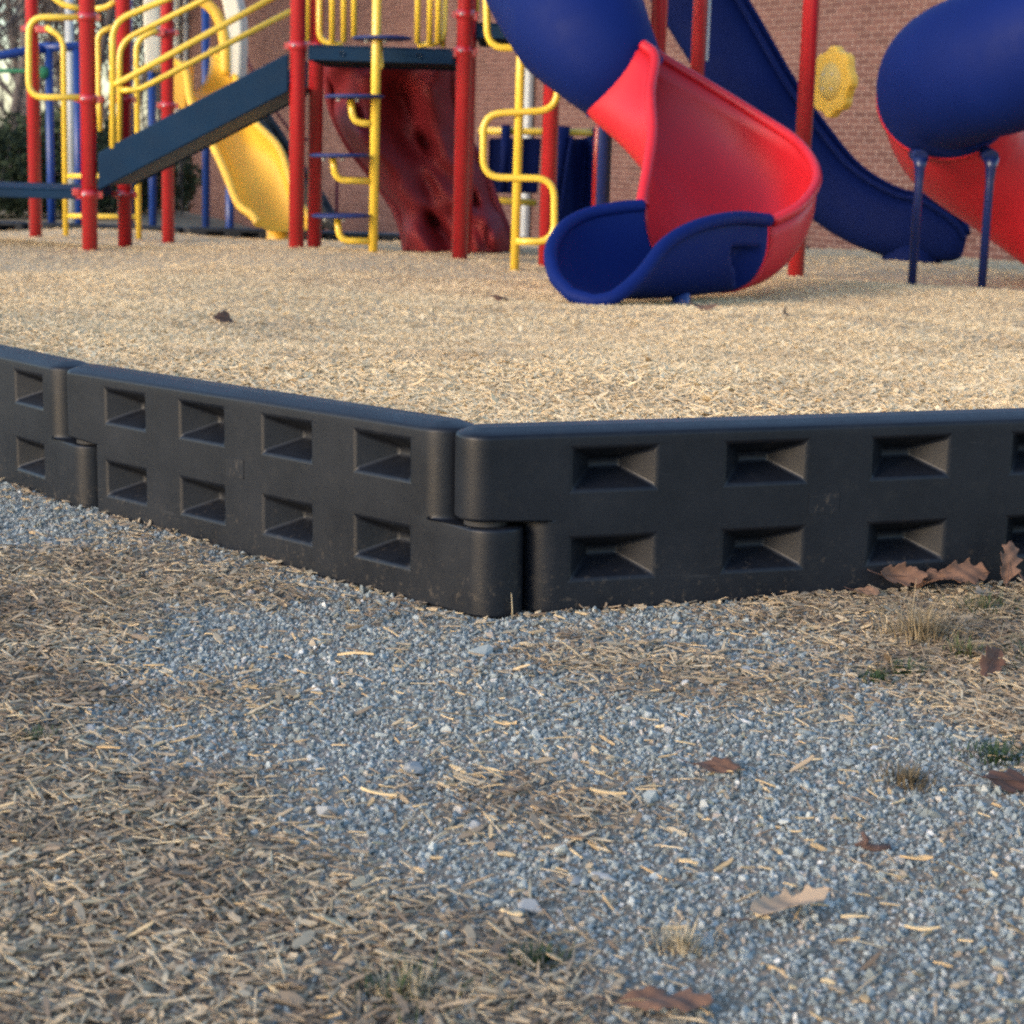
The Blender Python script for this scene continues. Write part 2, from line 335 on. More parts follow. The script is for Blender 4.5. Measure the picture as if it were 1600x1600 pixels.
# ------------------------------------------------------------------ border panels
def panel_mesh():
    b = MB(); vid = {}; V = []; F = []
    def v(u, w, z):
        k = (round(u, 5), round(w, 5), round(z, 5))
        if k not in vid: vid[k] = len(V); V.append(k)
        return vid[k]
    ZU = .156; ZL = .145; rr = .046
    uA, uB = -.05, L-.06       # upper block ends
    lA, lB = .06, L+.052       # lower block ends
    c0 = lA+rr; c1 = uB-rr
    u0, wd_, pw = .1288, .266, .1448
    pk = [(u0+k*wd_, u0+k*wd_+pw) for k in range(4)]
    HE = HP-.011     # outer edge; the middle of the top is raised
    zl = [0, .056, .124, ZL, ZU, .203, .271, HE]
    us = sorted(set([c0, c1] + [q for p in pk for q in p]))
    us = [u for u in us if c0-1e-6 <= u <= c1+1e-6]
    def isp(a, b_, z0, z1):
        return any(abs(a-p[0]) < 1e-6 and abs(b_-p[1]) < 1e-6 for p in pk) and (abs(z0-.056) < 1e-6 or abs(z0-.203) < 1e-6)
    for i in range(len(us)-1):
        for j in range(len(zl)-1):
            a, b_, z0, z1 = us[i], us[i+1], zl[j], zl[j+1]
            F.append((v(b_, TH, z0), v(a, TH, z0), v(a, TH, z1), v(b_, TH, z1)))
            if isp(a, b_, z0, z1):
                o = [v(a, -TH, z0), v(b_, -TH, z0), v(b_, -TH, z1), v(a, -TH, z1)]
                cx, cz = (a+b_)/2, (z0+z1)/2; hw, hh, d = .026, .008, -TH+.060
                q = [v(cx-hw, d, cz-hh), v(cx+hw, d, cz-hh), v(cx+hw, d, cz+hh), v(cx-hw, d, cz+hh)]
                for k in range(4): F.append((o[k], o[(k+1) % 4], q[(k+1) % 4], q[k]))
                F.append(tuple(q))
            else: F.append((v(a, -TH, z0), v(b_, -TH, z0), v(b_, -TH, z1), v(a, -TH, z1)))
    def arc(uend, s):   # front (w=-TH) to back points round an end, s = -1 left end, +1 right end
        pts = [(uend-s*rr, -TH)]
        for k in range(1, 9): 
            a = k/8*math.pi/2; pts.append((uend-s*rr+s*rr*math.sin(a), -TH+rr-rr*math.cos(a)))
        pts.append((uend, TH-rr)) if TH-rr > -TH+rr+1e-4 else None
        for k in range(1, 9):
            a = k/8*math.pi/2; pts.append((uend-s*rr+s*rr*math.cos(a), TH-rr+rr*math.sin(a)))
        return pts
    def strip(pts, zz, s):
        for i in range(len(pts)-1):
            for j in range(len(zz)-1):
                q = (v(*pts[i], zz[j]), v(*pts[i+1], zz[j]), v(*pts[i+1], zz[j+1]), v(*pts[i], zz[j+1]))
                F.append(q if s > 0 else q[::-1])
    def zs(a, b_): return [z for z in zl if a-1e-6 <= z <= b_+1e-6]
    lowL = arc(lA, -1); upL = [(c0, -TH)] + arc(uA, -1) + [(c0, TH)]
    upR = arc(uB, 1); lowR = [(c1, -TH)] + arc(lB, 1) + [(c1, TH)]
    strip(lowL, zs(0, ZU), -1); strip(upL, zs(ZU, HE), -1); strip(upR, zs(ZL, HE), 1); strip(lowR, zs(0, ZL), 1)
    mids = [u for u in us]
    def cap(pl, z, flip):
        q = [v(a, w, z) for a, w in pl]; F.append(tuple(q[::-1] if flip else q))
    cap([(u, -TH) for u in mids] + upR[1:-1] + [(u, TH) for u in mids[::-1]] + upL[::-1][1:-1], HE, False)
    top_index = len(F)-1
    cap([(u, -TH) for u in mids] + lowR[1:-1] + [(u, TH) for u in mids[::-1]] + lowL[::-1][1:-1], 0, True)
    cap(upL[::-1] + lowL[1:-1], ZU, False); F[-1] = F[-1][::-1]
    cap(lowR + upR[::-1][1:-1], ZL, False)
    b.add(V, F, False); me = b.mesh('border_panel')
    bm = bmesh.new(); bm.from_mesh(me); bm.faces.ensure_lookup_table()
    top = bm.faces[top_index]
    bmesh.ops.inset_individual(bm, faces=[top], thickness=.030, depth=.011)
    bmesh.ops.recalc_face_normals(bm, faces=bm.faces[:])
    for f in bm.faces: f.smooth = True
    bm.to_mesh(me); bm.free(); return me
PME = panel_mesh(); PME.materials.append(M['border'])
def stake_mesh():
    b = MB(); b.lathe([(0, .012), (.013, .012), (.016, .008), (.016, 0), (.008, -.002), (.008, -.09), (.036, -.10), (.036, -.16), (.008, -.17), (.008, -.25), (.0, -.275)], n=14); return b.mesh('stake')  # wide section is added to block light through the joint gap
SME = stake_mesh(); SME.materials.append(M['dark'])
def plate_mesh():
    b = MB(); b.box((-.028, -TH-.0009, -.018), (.028, -TH+.004, .018)); return b.mesh('maker_plate')
PLM = plate_mesh(); PLM.materials.append(M['border'])
def panel(A, B, zA, zB, label, group, detail=True):
    d = np.array(B)-np.array(A); ang = math.atan2(d[1], d[0]); sl = (zB-zA)/np.hypot(*d)
    t = thing('border_panel', label, 'edging panel', (A[0], A[1], zA), group)
    t.rotation_euler = (0, -math.atan(sl), ang)
    o = bpy.data.objects.new('panel_body', PME); C.objects.link(o); o.parent = t
    md = o.modifiers.new('b', 'BEVEL'); md.width = .006; md.segments = 3; md.limit_method = 'ANGLE'; md.angle_limit = R(33); md.use_clamp_overlap = False
    md = o.modifiers.new('w', 'WEIGHTED_NORMAL'); md.keep_sharp = False
    s_ = bpy.data.objects.new('stake', SME); C.objects.link(s_); s_.parent = t; s_.location = (0, .0, HP-.026)
    if detail:
        p = bpy.data.objects.new('embossed_plate', PLM); C.objects.link(p); p.parent = t; p.location = (.575, 0, .165)
    return t
G_ = 'black plastic border panels around the wood chip bed'
panel(P1, P2, -.029, 0, 'black plastic edging panel left of the corner, showing four pairs of pockets', G_)
panel(P2, P3, 0, .0187, 'black plastic edging panel right of the corner, cut off by the right picture edge', G_)
panel(P0, P1, -.055, -.029, 'short visible end of black edging panel at the left picture edge', G_)
for k in range(7):
    xa = -6.2+k*L
    lab = ['black edging panel along the far side of the bed, behind the low landing', 'low dark edging panel at the far left end of the bed', 'low dark edging panel at the back of the bed behind the blue posts',
           'low dark edging panel at the back of the bed behind the staircase', 'low dark edging panel at the back of the bed left of the red climber',
           'low dark edging panel at the back of the bed behind the red climber', 'low dark edging panel at the back of the bed behind the serpentine climber'][k]
    panel((xa, 14.9-.02*k), (xa+L, 14.88-.02*k), -.26, -.26, lab, 'edging panels at the back of the bed', False)
panel(P3, P4, .0187, .03, 'black edging panel continuing past the right picture edge', G_, False)

# ------------------------------------------------------------------ brick wall
WA = np.array([4.0, 19.7]); WD = np.array([6.7, -12.1]); WD = WD/np.hypot(*WD)
wall = thing('brick_wall', 'long red brick school wall with pale mortar behind the playground', 'brick wall', (WA[0], WA[1], -1.3))
wang = math.atan2(WD[1], WD[0])
wall.rotation_euler = (0, 0, wang)
# local: u along the wall (right end positive), v negative... normal towards the camera is -v side
U0, U1, WH = -23.2, 6.0, 6.1
b = MB(); b.box((U0, .0045, -.3), (U1, .25, WH)); b.build('mortar_core', M['mortar'], wall)
BL, BH, PB, PC = .188, .0605, .2035, .0677
def brick_me(): 
    q = MB(); q.box((-BL/2, 0, -BH/2), (BL/2, .05, BH/2)); return q.mesh('brick')
BME = brick_me(); BME.materials.append(M['brick'])
cands = []; rest = MB()
for j in range(int(WH/PC)):
    z = .03+j*PC
    off = (j % 2)*PB/2
    for k in range(int((U1-U0)/PB)):
        u = U0+BL/2+.01+off+k*PB
        if u+BL/2 > U1: continue
        p = np.array([WA[0]+WD[0]*u, WA[1]+WD[1]*u, z-1.3])
        d = p-np.array([0, 0, HC]); dep = d@_fw; px = 800+FPX*(d@_rt)/dep; py = 800-FPX*(d@_up)/dep
        vis = (-5 < px < 1605 and -5 < py < 395)
        clear = vis and ((1290 < px < 1400 and 0 < py < 300) or (1335 < px < 1450 and py < 60) or (1190+py*.5 < px < 1275 and py < 100) or (1330 < px < 1425 and 195 < py < 300))
        cands.append((FPX/dep+(400 if clear else 0)+(0 if vis else -300), u, z, random.uniform(-.002, .002)))
cands.sort(key=lambda c: -c[0])
for i, (s_, u, z, dv) in enumerate(cands):
    if i < 300:
        o = bpy.data.objects.new('brick', BME); C.objects.link(o); o.parent = wall; o.location = (u, dv, z)
    else: rest.box((u-BL/2, dv, z-BH/2), (u+BL/2, .05, z+BH/2))
o = rest.build('brick_courses', M['brick'], wall); o['kind'] = 'stuff'
# downspouts on the wall
def on_wall(px, py):
    D = _fw*FPX + _rt*(px-800) - _up*(py-800)
    n = np.array([-WD[1], WD[0]]); t = (n@WA)/(n@D[:2]); return D*t+np.array([0, 0, HC]), t
def downspout(px, wpx, label, mat, h=5.0, dv=-.06):
    p, t = on_wall(px, 230); w = wpx*t
    th = thing('downspout', label, 'downspout', (p[0], p[1], float(ground_z(p[0], p[1])))); th.rotation_euler = (0, 0, wang)
    q = MB(); q.box((-w/2, dv-.05, .12), (w/2, dv+.03, h)); q.build('pipe', mat, th, bevel=.012)
    q = MB(); q.tube(rounded([(0, dv, .2), (0, dv, .1), (0, dv-.25, .0)], .08), w*.42, 10); q.build('elbow', mat, th)
    for z in (1.1, 2.6, 4.1):
        q = MB(); q.box((-w*.7, dv-.055, z), (w*.7, .0, z+.03)); q.build('strap', mat, th)
downspout(829, 20, 'pale grey square downspout on the brick wall behind the serpentine climber', M['pipe'])
downspout(284, 7, 'thin pale downspout near the far end of the brick wall', M['cream'])
downspout(296, 5, 'thin grey downspout at the far end of the brick wall', M['pipe'])

# ------------------------------------------------------------------ play tower: posts, decks, stairs, rails
def part(mb, name, mat, th, **k):
    return keep(mb.build(name, mat, None, **k), th)
def sub(mb, name, mat, par, **k):
    return mb.build(name, mat, par, **k)
Yf, Yb = 10.9, 11.85
def base_xy(px, py, Y): return W(px, py, Y)[0], Y
XE, XG = base_xy(463, 387, Yf)[0], base_xy(718, 392, Yf)[0]
XB = base_xy(140.6, 387, Yf)[0]
tower = thing('play_tower', 'red-posted play tower with navy decks, stairs and yellow rails', 'play structure', (XE, Yf, float(mulch_z(XE, Yf))))
def post(x, y, top=2.9, r=.0445, mat='red', th=tower, collars=(), name='post'):
    z0 = float(mulch_z(x, y))-.06
    q = MB(); q.tube([(x, y, z0), (x, y, top-.03), (x, y, top)], [r, r, r*.6], 20); o = part(q, name, M[mat], th)
    for z in collars:
        q = MB()
        q.lathe([(r, -.026), (r+.008, -.024), (r+.010, 0), (r+.008, .024), (r, .026)], (x, y, z), 20)
        for s_ in (-1, 1): q.box((x+s_*(r+.016)-.014, y-.016, z-.018), (x+s_*(r+.016)+.014, y+.016, z+.018))
        sub(q, 'collar', M[mat], o)
        q = MB(); q.lathe([(0, -.008), (.008, -.008), (.008, 0), (0, 0)], (0, 0, 0), 8, Matrix.Rotation(R(90), 3, 'X').to_4x4())
        for i in range(len(q.v)): q.v[i] = (q.v[i][0]+x-.02, q.v[i][1]+y-r-.012, q.v[i][2]+z)
        sub(q, 'bolt', M['bolt'], o)
    return o
zc = lambda px, py, Y: W(px, py, Y)[2]
post(XB, Yf, collars=(zc(136, 27, Yf), zc(138, 155, Yf), zc(140, 304, Yf)))
post(XB+.005, Yb, collars=(zc(186, 304, Yb), zc(184, 155, Yb)))
post(XE, Yf, collars=(zc(462, 72, Yf),))
post(XE, Yb, collars=(zc(480, 72, Yb),))
post(XG, Yf, collars=(zc(722, 23, Yf), zc(722, 80, Yf)))
post(XG, Yb)
XA, XD, YA = WX(56, 370, 13.5), WX(263, 373, 13.5), 13.5
post(XA, YA, collars=(zc(54, 45, YA),)); post(XD, YA, collars=(zc(257, 51, YA), zc(258, 165, YA)))
XH, YH_ = WX(853, 412, 10.6), 10.6
post(XH, YH_); 
XI, YI = WX(1243, 430, 10.2), 10.2
post(XI, YI)
XJ, YJ = WX(1029, 50, 10.55), 10.55; post(XJ, YJ)
XK, YK = WX(1092, 60, 11.9), 11.9; post(XK, YK)
q = MB(); q.box((XK+.047, YK-.012, zc(1100, 95, YK)), (XK+.062, YK+.03, 2.6)); part(q, 'steel_strip', M['bolt'], tower)
XL, YL = WX(931, 300, 11.6), 11.6
q = MB(); q.tube([(XL, YL, float(mulch_z(XL, YL))-.05), (XL, YL, zc(934, 200, YL)), (XL+.05, YL, zc(950, 182, YL))], .024, 14); part(q, 'short_post', M['red'], tower)

def deck(x0, x1, y0, y1, zt, th=tower, bolts=(), lip=.085):
    q = MB(); q.box((x0, y0, zt-.012), (x1, y1, zt)); 
    # turned-down rims, slightly chamfered
    for (a, b_) in (((x0, y0+.002), (x1, y0+.016)), ((x0, y1-.016), (x1, y1-.002)), ((x0, y0+.017), (x0+.014, y1-.017)), ((x1-.014, y0+.017), (x1, y1-.017))):
        q.box((a[0], a[1], zt-lip), (b_[0], b_[1], zt-.0121))
    o = part(q, 'deck', M['deck'], th, bevel=.006)
    q = MB()
    n = max(3, int((y1-y0)/.19))
    for i in range(1, n): 
        yy = y0+(y1-y0)*i/n; q.box((x0+.016, yy-.02, zt-lip+.005), (x1-.016, yy+.02, zt-.0125))
    sub(q, 'joist', M['blacksteel'], o)
    for bx_ in bolts:
        q = MB(); q.lathe([(0, -.014), (.011, -.012), (.014, -.002), (.014, .004)], (0, 0, 0), 10, Matrix.Rotation(R(-90), 3, 'X').to_4x4())
        q.v = [(p[0]+bx_, -p[1]*1.0+y0-.004, p[2]+zt-.045) for p in q.v]; sub(q, 'bolt', M['bolt'], o)
    return o
ZD = zc(590, 73, Yf)
deck(XE+.06, XG-.06, Yf-.03, Yb+.03, ZD, bolts=(WX(535, 80, Yf), WX(655, 85, Yf)))
deck(XG+.06, XH+.35, Yf+.02, Yb+.05, zc(760, 35, Yf))
ZL = zc(60, 293, Yf)
deck(XB-1.15, XB-.07, Yf-.03, Yb+.03, ZL, lip=.06)
# staircase: two stringers and treads between them
s0 = (XB+.06, zc(157, 268, Yf)); s1 = (XE-.05, zc(449, 113, Yf)); hh = .105
for yy in (Yf-.02, Yb-.01):
    q = MB(); v8 = []
    for y_ in (yy-.015, yy+.015):
        v8 += [(s0[0], y_, s0[1]-hh), (s1[0], y_, s1[1]-hh), (s1[0], y_, s1[1]+hh), (s0[0], y_, s0[1]+hh)]
    q.add(v8, [(0,1,2,3),(7,6,5,4),(0,4,5,1),(1,5,6,2),(2,6,7,3),(3,7,4,0)], False); part(q, 'stringer', M['deck'], tower, bevel=.008)
NT = 5
for k in range(NT):
    f = (k+.5)/NT; x = s0[0]+(s1[0]-s0[0])*f; z = s0[1]+(s1[1]-s0[1])*f+.0
    q = MB(); q.box((x-.12, Yf-.004, z-.03), (x+.12, Yb-.026, z)); part(q, 'tread', M['blacksteel'], tower, bevel=.005)

q = MB(); v8 = []
for y_ in (Yf-.003, Yb-.027):
    v8 += [(s0[0]+.02, y_, s0[1]-hh+.022), (s1[0]-.01, y_, s1[1]-hh+.006), (s1[0]-.01, y_, s1[1]-hh+.03), (s0[0]+.02, y_, s0[1]-hh+.046)]
q.add(v8, [(0,1,2,3),(7,6,5,4),(0,4,5,1),(1,5,6,2),(2,6,7,3),(3,7,4,0)], False); part(q, 'soffit', M['blacksteel'], tower)
def pipe(pts, r=.0185, mat='yellow', th=tower, name='handrail', rad=.1, label=None, n=12):
    q = MB(); q.tube(rounded(pts, rad), r, n); o = part(q, name, M[mat], th)
    if label: o['label'] = label
    return o
def PX(Y, *pp): return [W(x, y, Y) for x, y in pp]
# near and far stair handrails
pipe(PX(Yf-.02, (176, 232), (176, 34), (262, -2), (430, -75)))
pipe(PX(Yf-.021, (178, 132), (196, 124), (452, -18)))
pipe(PX(Yb-.075, (187, 232), (187, 66), (318, 0), (470, -77)))
pipe(PX(Yb-.076, (189, 141), (216, 141), (455, 17)))
# loop rails beside the low landing
pipe([*PX(Yf-.02, (128, 27), (45, 27), (45, 152), (128, 152))], rad=.09)
pipe([*PX(Yb-.02, (176, 42), (153, 52), (154, 150), (157, 205))], rad=.07, r=.017)
pipe(PX(Yf+.3, (126, 14), (100, 8), (60, -22)), rad=.03)
pipe(PX(Yb, (150, 14), (166, 12), (180, 2)), rad=.03)
# vertical ladder between the two far posts
pipe(PX(YA-.08, (103, 368), (99, 60), (72, 42)), r=.0205, name='ladder_rail', rad=.13)
pipe(PX(YA-.08, (217, 373), (213, 62), (246, 47)), r=.0205, name='ladder_rail', rad=.13)
pipe(PX(YA-.08, (102, 275), (216, 275)), r=.0175, name='ladder_rung')
pipe(PX(YA-.08, (102, 337), (217, 339)), r=.0175, name='ladder_rung')
for (x, y) in ((66, 46), (250, 51)):
    p = W(x, y, YA-.05); q = MB(); q.box((p[0]-.04, p[1]-.03, p[2]-.025), (p[0]+.04, p[1]+.03, p[2]+.025)); part(q, 'clamp', M['red'], tower, bevel=.008)
for (x, y, Y) in ((122, 305, Yf), (196, 305, Yb), (157, 155, Yb), (737, 83, Yf), (741, 26, Yf), (709, 84, Yf), (120, 300, Yf-.01)):
    p = W(x, y, Y); q = MB(); q.box((p[0]-.022, p[1]-.025, p[2]-.022), (p[0]+.022, p[1]+.025, p[2]+.022)); part(q, 'clamp', M['red'], tower, bevel=.006)
# pipe barriers at the back of the upper deck
YB_ = Yb-.06
pipe(PX(YB_, (480, -90), (480, 64)), r=.017, name='barrier_rail')
pipe(PX(YB_, (499, -90), (499, 66), (536, 70)), r=.019, name='barrier_rail', rad=.12)
for x in (519, 537, 553): pipe(PX(YB_-.03, (x, -90), (x, 66 if x < 550 else 58)), r=.0175, name='barrier_rail')
pipe(PX(YB_, (699, -90), (693, 68), (652, 70)), r=.018, name='barrier_rail', rad=.13)
for x in (652, 671, 684): pipe(PX(YB_-.03, (x+2, -90), (x, 68)), r=.0175, name='barrier_rail')
pipe(PX(YB_+.03, (701, -90), (692, 74)), r=.015, name='barrier_rail')
pipe(PX(Yb, (745, -60), (744, 18)), r=.02, name='barrier_rail')

# ------------------------------------------------------------------ pod climber
YP = 10.55
xp, yp = base_xy(583, 391, YP)
pod = thing('pod_climber', 'yellow pole climber with thin blue round steps before the deck', 'climber', (xp, yp, float(mulch_z(xp, yp))))
q = MB(); q.tube([(xp, yp, float(mulch_z(xp, yp))-.08), (xp, yp, 2.3)], .0255, 16); part(q, 'pole', M['yellow'], pod)
for (cx, cy, dy, adx, ay) in ((533, 338, -.03, 527, 377), (531, 244, -.08, 520, 283), (554, 152, -.02, 548, 193), (597, 61, .06, 592, 104)):
    c = W(cx, cy, YP+dy); 
    q = MB(); q.lathe([(0, -.006), (.150, -.006), (.163, 0), (.160, .010), (.14, .014), (0, .014)], (0, 0, 0), 32, Matrix.Rotation(R(-1.5), 3, 'Y').to_4x4())
    q.v = [(p[0]+c[0], p[1]+c[1], p[2]+c[2]) for p in q.v]; d_ = part(q, 'step_disc', M['bluedisc'], pod)
    for s_ in (-1, 1):
        q = MB(); q.lathe([(0, -.02), (.009, -.02), (.009, 0)], (c[0]+.05*s_-.03, c[1]-.08, c[2]-.006), 8); sub(q, 'bolt', M['bolt'], d_)
    a0 = W(adx, cy+3, YP+dy); zb = zc(583, ay, YP)
    pl = rounded([a0, (a0[0]+.015, (a0[1]+yp)/2-.02, zb), (xp, yp, zb)], .16, 8)
    q = MB(); q.tube(pl, .019, 12); part(q, 'arm', M['yellow'], pod)

# ------------------------------------------------------------------ serpentine climber
YS = 10.0
xs_, ys_ = base_xy(804, 418, YS)
ser = thing('serpentine_climber', 'yellow pole with snaking side loops next to the curved slide', 'climber', (xs_, ys_, float(mulch_z(xs_, ys_))))
q = MB(); q.tube([(xs_, ys_, float(mulch_z(xs_, ys_))-.08), (xs_, ys_, 2.2)], .0235, 16); part(q, 'pole', M['yellow'], ser)
ys2 = YS-.03
pts = PX(ys2, (806, 377), (866, 378), (866, 279), (755, 277), (755, 178), (870, 172), (874, 72), (762, 76), (759, -30), (880, -34), (882, -130))
q = MB(); q.tube(rounded(pts, .10, 8), .0185, 14); part(q, 'snaking_rail', M['yellow'], ser)

# ------------------------------------------------------------------ trough and tube builders
def sweep(stations, nsub=8, nsec=18, flare=0.0, holes=None):
    """stations: (lipA xyz, lipB xyz, bulge xyz); returns grid of points [i][j]"""
    A = crom([s[0] for s in stations], nsub); B = crom([s[1] for s in stations], nsub); G = crom([s[2] for s in stations], nsub)
    rows = []
    for a, b_, g in zip(A, B, G):
        row = []
        for j in range(nsec+1):
            th_ = math.pi*j/nsec
            c, s_ = math.cos(th_), math.sin(th_)
            c = math.copysign(abs(c)**.85, c)
            row.append(a+(b_-a)*(1-c)/2+g*(s_**.8 if s_ > 0 else 0))
        rows.append(row)
    return rows, A, B
def grid_mesh(rows, hole=lambda i, j: False):
    q = MB(); n = len(rows[0]); V = [p for r_ in rows for p in r_]
    F = [(i*n+j, i*n+j+1, (i+1)*n+j+1, (i+1)*n+j) for i in range(len(rows)-1) for j in range(n-1) if not hole(i, j)]
    q.add(V, F, True); return q

# ------------------------------------------------------------------ curved slide (blue tube, red trough, blue exit)
ss = thing('curved_slide', 'curved slide with blue tube, open red trough and blue exit scoop', 'slide', tuple(W(1000, 470, 8.0)[:2])+(.08,))
def ST(a, b_, g): return (W(*a), W(*b_), np.array(g))
red = [ST((1005, 70, 9.08), (1015, 66, 9.60), (-.29, .02, -.28)),
       ST((1023, 90, 9.0), (1031, 88, 9.58), (-.30, .02, -.30)),
       ST((1016, 145, 8.85), (1104, 132, 9.5), (-.17, .04, -.32)),
       ST((1019, 205, 8.7), (1185, 182, 9.36), (-.05, .10, -.36)),
       ST((1012, 262, 8.55), (1249, 226, 9.14), (.02, .12, -.38)),
       ST((1003, 312, 8.43), (1276, 276, 8.84), (.05, .10, -.38)),
       ST((1004, 317, 8.41), (1252, 320, 8.60), (.04, .05, -.37)),
       ST((1006, 324, 8.39), (1206, 346, 8.48), (.03, .02, -.345))]
rows, A, B = sweep(red, 8, 20)
q = grid_mesh(rows); fl = part(q, 'trough', M['redplastic'], ss, solid=.014)
def rim(A, r=.022):
    q = MB(); q.tube(A, r, 12); return q
sub(rim(A, .026), 'rim', M['redplastic'], fl); sub(rim(B, .026), 'rim', M['redplastic'], fl)
blue = [ST((1004, 322, 8.38), (1200, 344, 8.47), (.03, .01, -.345)),
        ST((962, 326, 8.32), (1148, 341, 8.19), (.0, -.02, -.355)),
        ST((912, 337, 8.22), (1088, 354, 7.97), (-.01, -.03, -.325)),
        ST((878, 359, 8.08), (1040, 382, 7.82), (-.02, -.04, -.25)),
        ST((861, 393, 7.92), (1003, 428, 7.70), (-.02, -.03, -.14)),
        ST((868, 432, 7.78), (962, 463, 7.62), (-.01, -.02, -.05)),
        ST((893, 461, 7.68), (928, 472, 7.62), (0, -.005, -.012))]
rows, A, B = sweep(blue, 16, 48)
for i in range(3, 18):      # triangular moulded grip recess in the near side wall
    for j in range(32, 46):
        if (45-j) <= (18-i)*.85 and j <= 43:
            c_ = (A[i]+B[i])/2+np.array([0, 0, -.1]); d_ = c_-rows[i][j]; rows[i][j] = rows[i][j]+d_/np.linalg.norm(d_)*.085
q = grid_mesh(rows); ex = part(q, 'exit_scoop', M['blueplastic'], ss, solid=.016)
sub(rim(A + B[::-1], .030), 'rim', M['blueplastic'], ex)
# small foot under the scoop
p = W(1070, 466, 7.95); q = MB(); q.tube([(p[0], p[1]+.2, p[2]+.05), (p[0], p[1]+.2, -.05)], .04, 12); part(q, 'foot', M['bluepost'], ss)
# blue tube
def ring_tube(C_, rad, n=32, e=1.0):
    q = MB(); q.tube(C_, rad, n, caps=False); return q
tc_ = [W(700, -330, 11.0), W(762, -200, 10.75), W(818, -105, 10.4), W(858, -32, 9.9), W(900, 30, 9.5), W(938, 84, 9.32), W(974, 133, 9.34)]
cc = crom(tc_, 7); k = len(cc)
rr_ = [.335]*(k-14)+list(np.linspace(.335, .225, 14))
q = ring_tube(cc, rr_); tb = part(q, 'tube', M['blueplastic'], ss, solid=.012)
q = MB(); q.tube([cc[-1], cc[-1]+(cc[-1]-cc[-2])/np.linalg.norm(cc[-1]-cc[-2])*.012], .229, 32, caps=False); sub(q, 'flange', M['blueplastic'], tb, solid=.02)
# dark blue support leg in the trough's side recess
xl_, yl_ = WX(943, 280, 9.6), 9.6
q = MB(); q.tube([(xl_, yl_, .0), (xl_, yl_, zc(948, 195, yl_)), (xl_+.06, yl_-.1, zc(962, 178, yl_))], .036, 14); part(q, 'support_leg', M['navypost'], ss)

# ------------------------------------------------------------------ blue straight slide seen from behind
bs = thing('straight_slide', 'long dark blue trough slide running down before the brick wall', 'slide', tuple(W(1420, 408, 12.0)[:2])+(.05,))
bl = [ST((1068, -132, 12.55), (1080, -130, 13.0), (-.42, -.05, -.26)),
      ST((1154, 2, 12.5), (1166, 2, 12.95), (-.42, -.05, -.27)),
      ST((1226, 127, 12.4), (1238, 125, 12.85), (-.38, -.05, -.30)),
      ST((1280, 204, 12.3), (1292, 202, 12.75), (-.32, -.06, -.33)),
      ST((1332, 264, 12.2), (1343, 262, 12.65), (-.22, -.07, -.37)),
      ST((1394, 302, 12.1), (1403, 298, 12.55), (-.14, -.08, -.385)),
      ST((1444, 316, 12.02), (1452, 310, 12.45), (-.08, -.06, -.37)),
      ST((1492, 348, 11.98), (1500, 340, 12.3), (-.05, -.03, -.26)),
      ST((1506, 372, 12.0), (1512, 365, 12.2), (-.02, .0, -.14))]
rows, A, B = sweep(bl, 6, 18)
q = grid_mesh(rows); o = part(q, 'trough', M['navyplastic'], bs, solid=.014)
sub(rim(A, .02), 'rim', M['navyplastic'], o); sub(rim(B, .024), 'rim', M['navyplastic'], o)
q = MB(); p = W(1425, 395, 12.2); q.tube([(p[0], p[1], p[2]+.1), (p[0], p[1], -.02)], [.17, .21], 20); part(q, 'foot', M['navyplastic'], bs)

# ------------------------------------------------------------------ right spiral slide
rs = thing('spiral_slide', 'spiral tube slide with blue elbow over red tube at the right edge', 'slide', tuple(W(1560, 460, 9.5)[:2])+(.06,))
tcb = [W(1900, -120, 9.2), W(1785, -25, 9.1), W(1682, 42, 9.12), W(1592, 86, 9.25), W(1517, 108, 9.48), W(1484, 127, 9.70), W(1480, 150, 9.84)]
cb = crom(tcb, 8)
q = ring_tube(cb, .352, 40); o = part(q, 'elbow_tube', M['blueplastic'], rs, solid=.014)
d_ = (cb[-1]-cb[-2])/np.linalg.norm(cb[-1]-cb[-2])
q = MB(); q.tube([cb[-1]-d_*.01, cb[-1]+d_*.03], .354, 40, caps=False); sub(q, 'flange', M['redplastic'], o, solid=.03)
tcr = [W(1484, 154, 9.86), W(1490, 186, 10.0), W(1512, 222, 10.15), W(1580, 272, 10.3), W(1661, 332, 10.35), W(1760, 400, 10.3), W(1850, 442, 10.2)]
cr = crom(tcr, 8)
q = ring_tube(cr, .342, 40); part(q, 'lower_tube', M['redplastic'], rs, solid=.014)
for (x0, x1, yb_) in ((1430, 1424, 458), (1547, 1533, 463)):
    bx_, yy = base_xy(x1, yb_-4, 9.50); zt = zc(x0, 246, 9.50)
    q = MB(); zb = float(mulch_z(bx_, yy))-.05
    q.tube([(bx_, yy, zb), (bx_, yy, zt-.12), (bx_, yy, zt-.05), (bx_, yy, zt)], [.0215, .0215, .027, .040], 16); lg = part(q, 'support_leg', M['navypost'], rs)
    q = MB(); q.tube([(bx_, yy, zt), (bx_, yy+.12, zt+.018)], .038, 14); sub(q, 'saddle', M['navypost'], lg)

